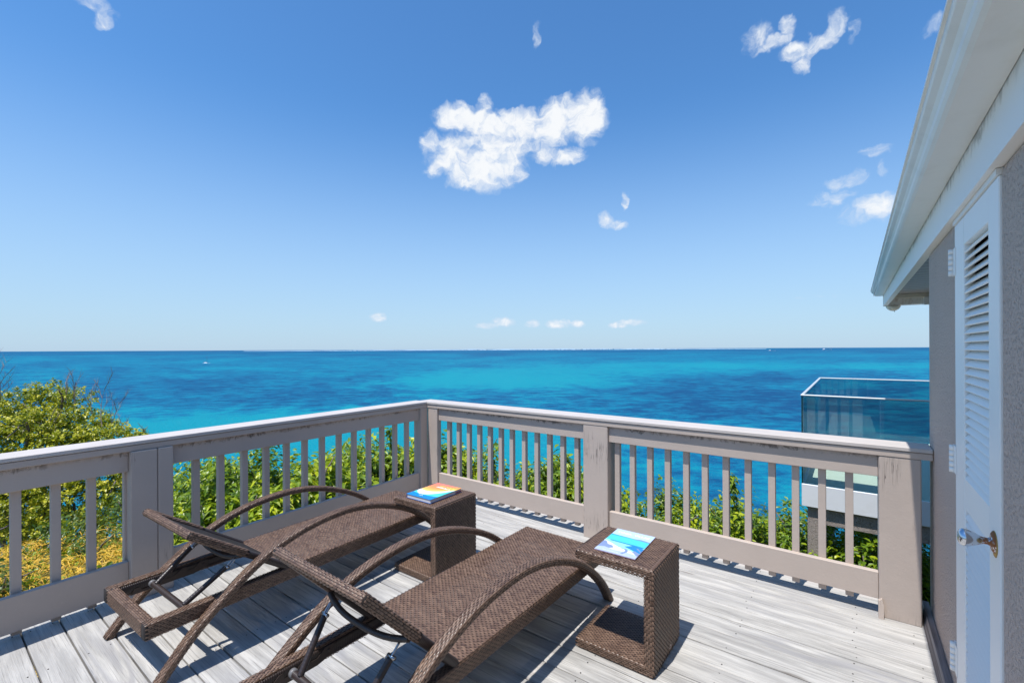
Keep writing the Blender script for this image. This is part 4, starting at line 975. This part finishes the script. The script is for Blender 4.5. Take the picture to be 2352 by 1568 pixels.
V = np.stack([P0-sdv, P0+sdv, m1+sdv, m1-sdv, P0+dv+sdv*.5, P0+dv-sdv*.5], 1).reshape(-1, 3); o = (np.arange(n)*6)[:, None]
F = np.concatenate([o+np.array([[0, 1, 2, 3]]), o+np.array([[3, 2, 4, 5]])], 0); tn = np.clip(R.normal(.55, .25, n), 0, 1)
b.add(V, F, 0, np.tile(tn, 2)); tag(b.build('strands', VINE, vm), kind='stuff')
b = MB(); gx = np.linspace(-2.6, 2.4, 40); gy = np.linspace(-2.8, 1.8, 40)
b.add([(x, y, mat_h(x-6.2, y+.6)+.6-.07-(.5*max(0, ((x+.1)/2.4)**2+((y+.5)/2.1)**2-1.0))) for y in gy for x in gx], [(j*40+i, j*40+i+1, (j+1)*40+i+1, (j+1)*40+i) for j in range(39) for i in range(39)], 0, R.uniform(0, .4, 39*39), True)
VB, t, p = mat('vine_underlayer', rough=.9); t.put(p.inputs['Base Color'], t.mix(t.noise(objco(t), 14, 5), (.05, .07, .01), (.35, .24, .03))); b.build('tangle', VB, vm)
b = MB(); el_ = [(x, y, mat_h(x-6.2, y+.6)+.58, .5, .5, .07) for x, y in zip(R.uniform(-2, 2, 22), R.uniform(-2.3, 1.3, 22))]
leaves(b, el_, 420, .085, .034, 12, per=5, tone=(.55, .2), droop=.2, twl=.12, upbias=.6); tag(b.build('leaves', LEAF_A, vm), kind='stuff')

# ------------------------------------------------------------------ boats
HULL, _, _ = mat('boat_white', (.85, .87, .88), .4); MAST, _, _ = mat('mast_dark', (.05, .07, .12), .5); CARGO, _, _ = mat('ship_pale', (.62, .66, .70), .6)
def at_sea(px, py):
    d = FW+CR*((px-1176)/1045.3)-CU*((py-801.5)/1045.3); k = (SEA-EYE)/d.z; return Vector((d.x*k, d.y*k, SEA))
def hull(bm, L_, B_, h, ox=0.0, mat=0):
    st = [(-.5, .75, 1), (-.2, 1, 1), (.2, .95, 1.02), (.42, .5, 1.15), (.5, .04, 1.25)]; V = []
    for (u, w_, hh) in st: V += [(u*L_, ox-w_*B_/2, h*hh), (u*L_, ox-w_*B_*.3, -.3), (u*L_, ox+w_*B_*.3, -.3), (u*L_, ox+w_*B_/2, h*hh)]
    F = [(i*4+j, i*4+j+1, (i+1)*4+j+1, (i+1)*4+j) for i in range(4) for j in range(3)]+[(i*4, (i+1)*4, (i+1)*4+3, i*4+3) for i in range(4)]+[(0, 3, 2, 1)]
    bm.add(V, F, mat)
q = at_sea(474, 834.5); cat_ = tag(empty('sailing_catamaran', q, YAW+.35), 'small white catamaran with a bare dark mast out on the blue water', 'sailing boat')
cat_.scale = (1.0,)*3
for s in (-1, 1):
    b = MB(); hull(b, 18, 2.0, 1.5, s*3.4); b.build('hull', HULL, cat_)
b = MB(); b.box(-6, 3.5, -3.2, 3.2, .9, 1.8, bev=.2); b.box(-5.5, 1.5, -2.8, 2.8, 1.8, 3.2, bev=.5); b.build('cabin', HULL, cat_)
b = MB(); b.tube([(1.5, 0, 1.8), (1.5, 0, 23)], .26, 8); b.build('mast', MAST, cat_)
b = MB(); b.tube([(1.4, 0, 4.2), (-6.5, 0, 4.0)], .38, 8); b.build('boom', MAST, cat_)
for lab, px, py, L_ in (('small pale cargo vessel near the horizon, left one of the two', 1774, 805.5, 95), ('small pale cargo vessel right on the horizon, right one of the two', 1900, 803.2, 170)):
    s_ = tag(empty('cargo_ship', at_sea(px, py), YAW), lab, 'ship', 'ships near the horizon')
    k = L_/95; b = MB(); hull(b, L_, 14*k, 5*k); b.build('hull', CARGO, s_)
    b = MB(); b.box(-.42*L_, -.27*L_, -5*k, 5*k, 4.9*k, 14*k, bev=.5); b.build('bridge', HULL, s_)

sc.render.engine = 'CYCLES'
sc.cycles.max_bounces = 8; sc.cycles.transparent_max_bounces = 24
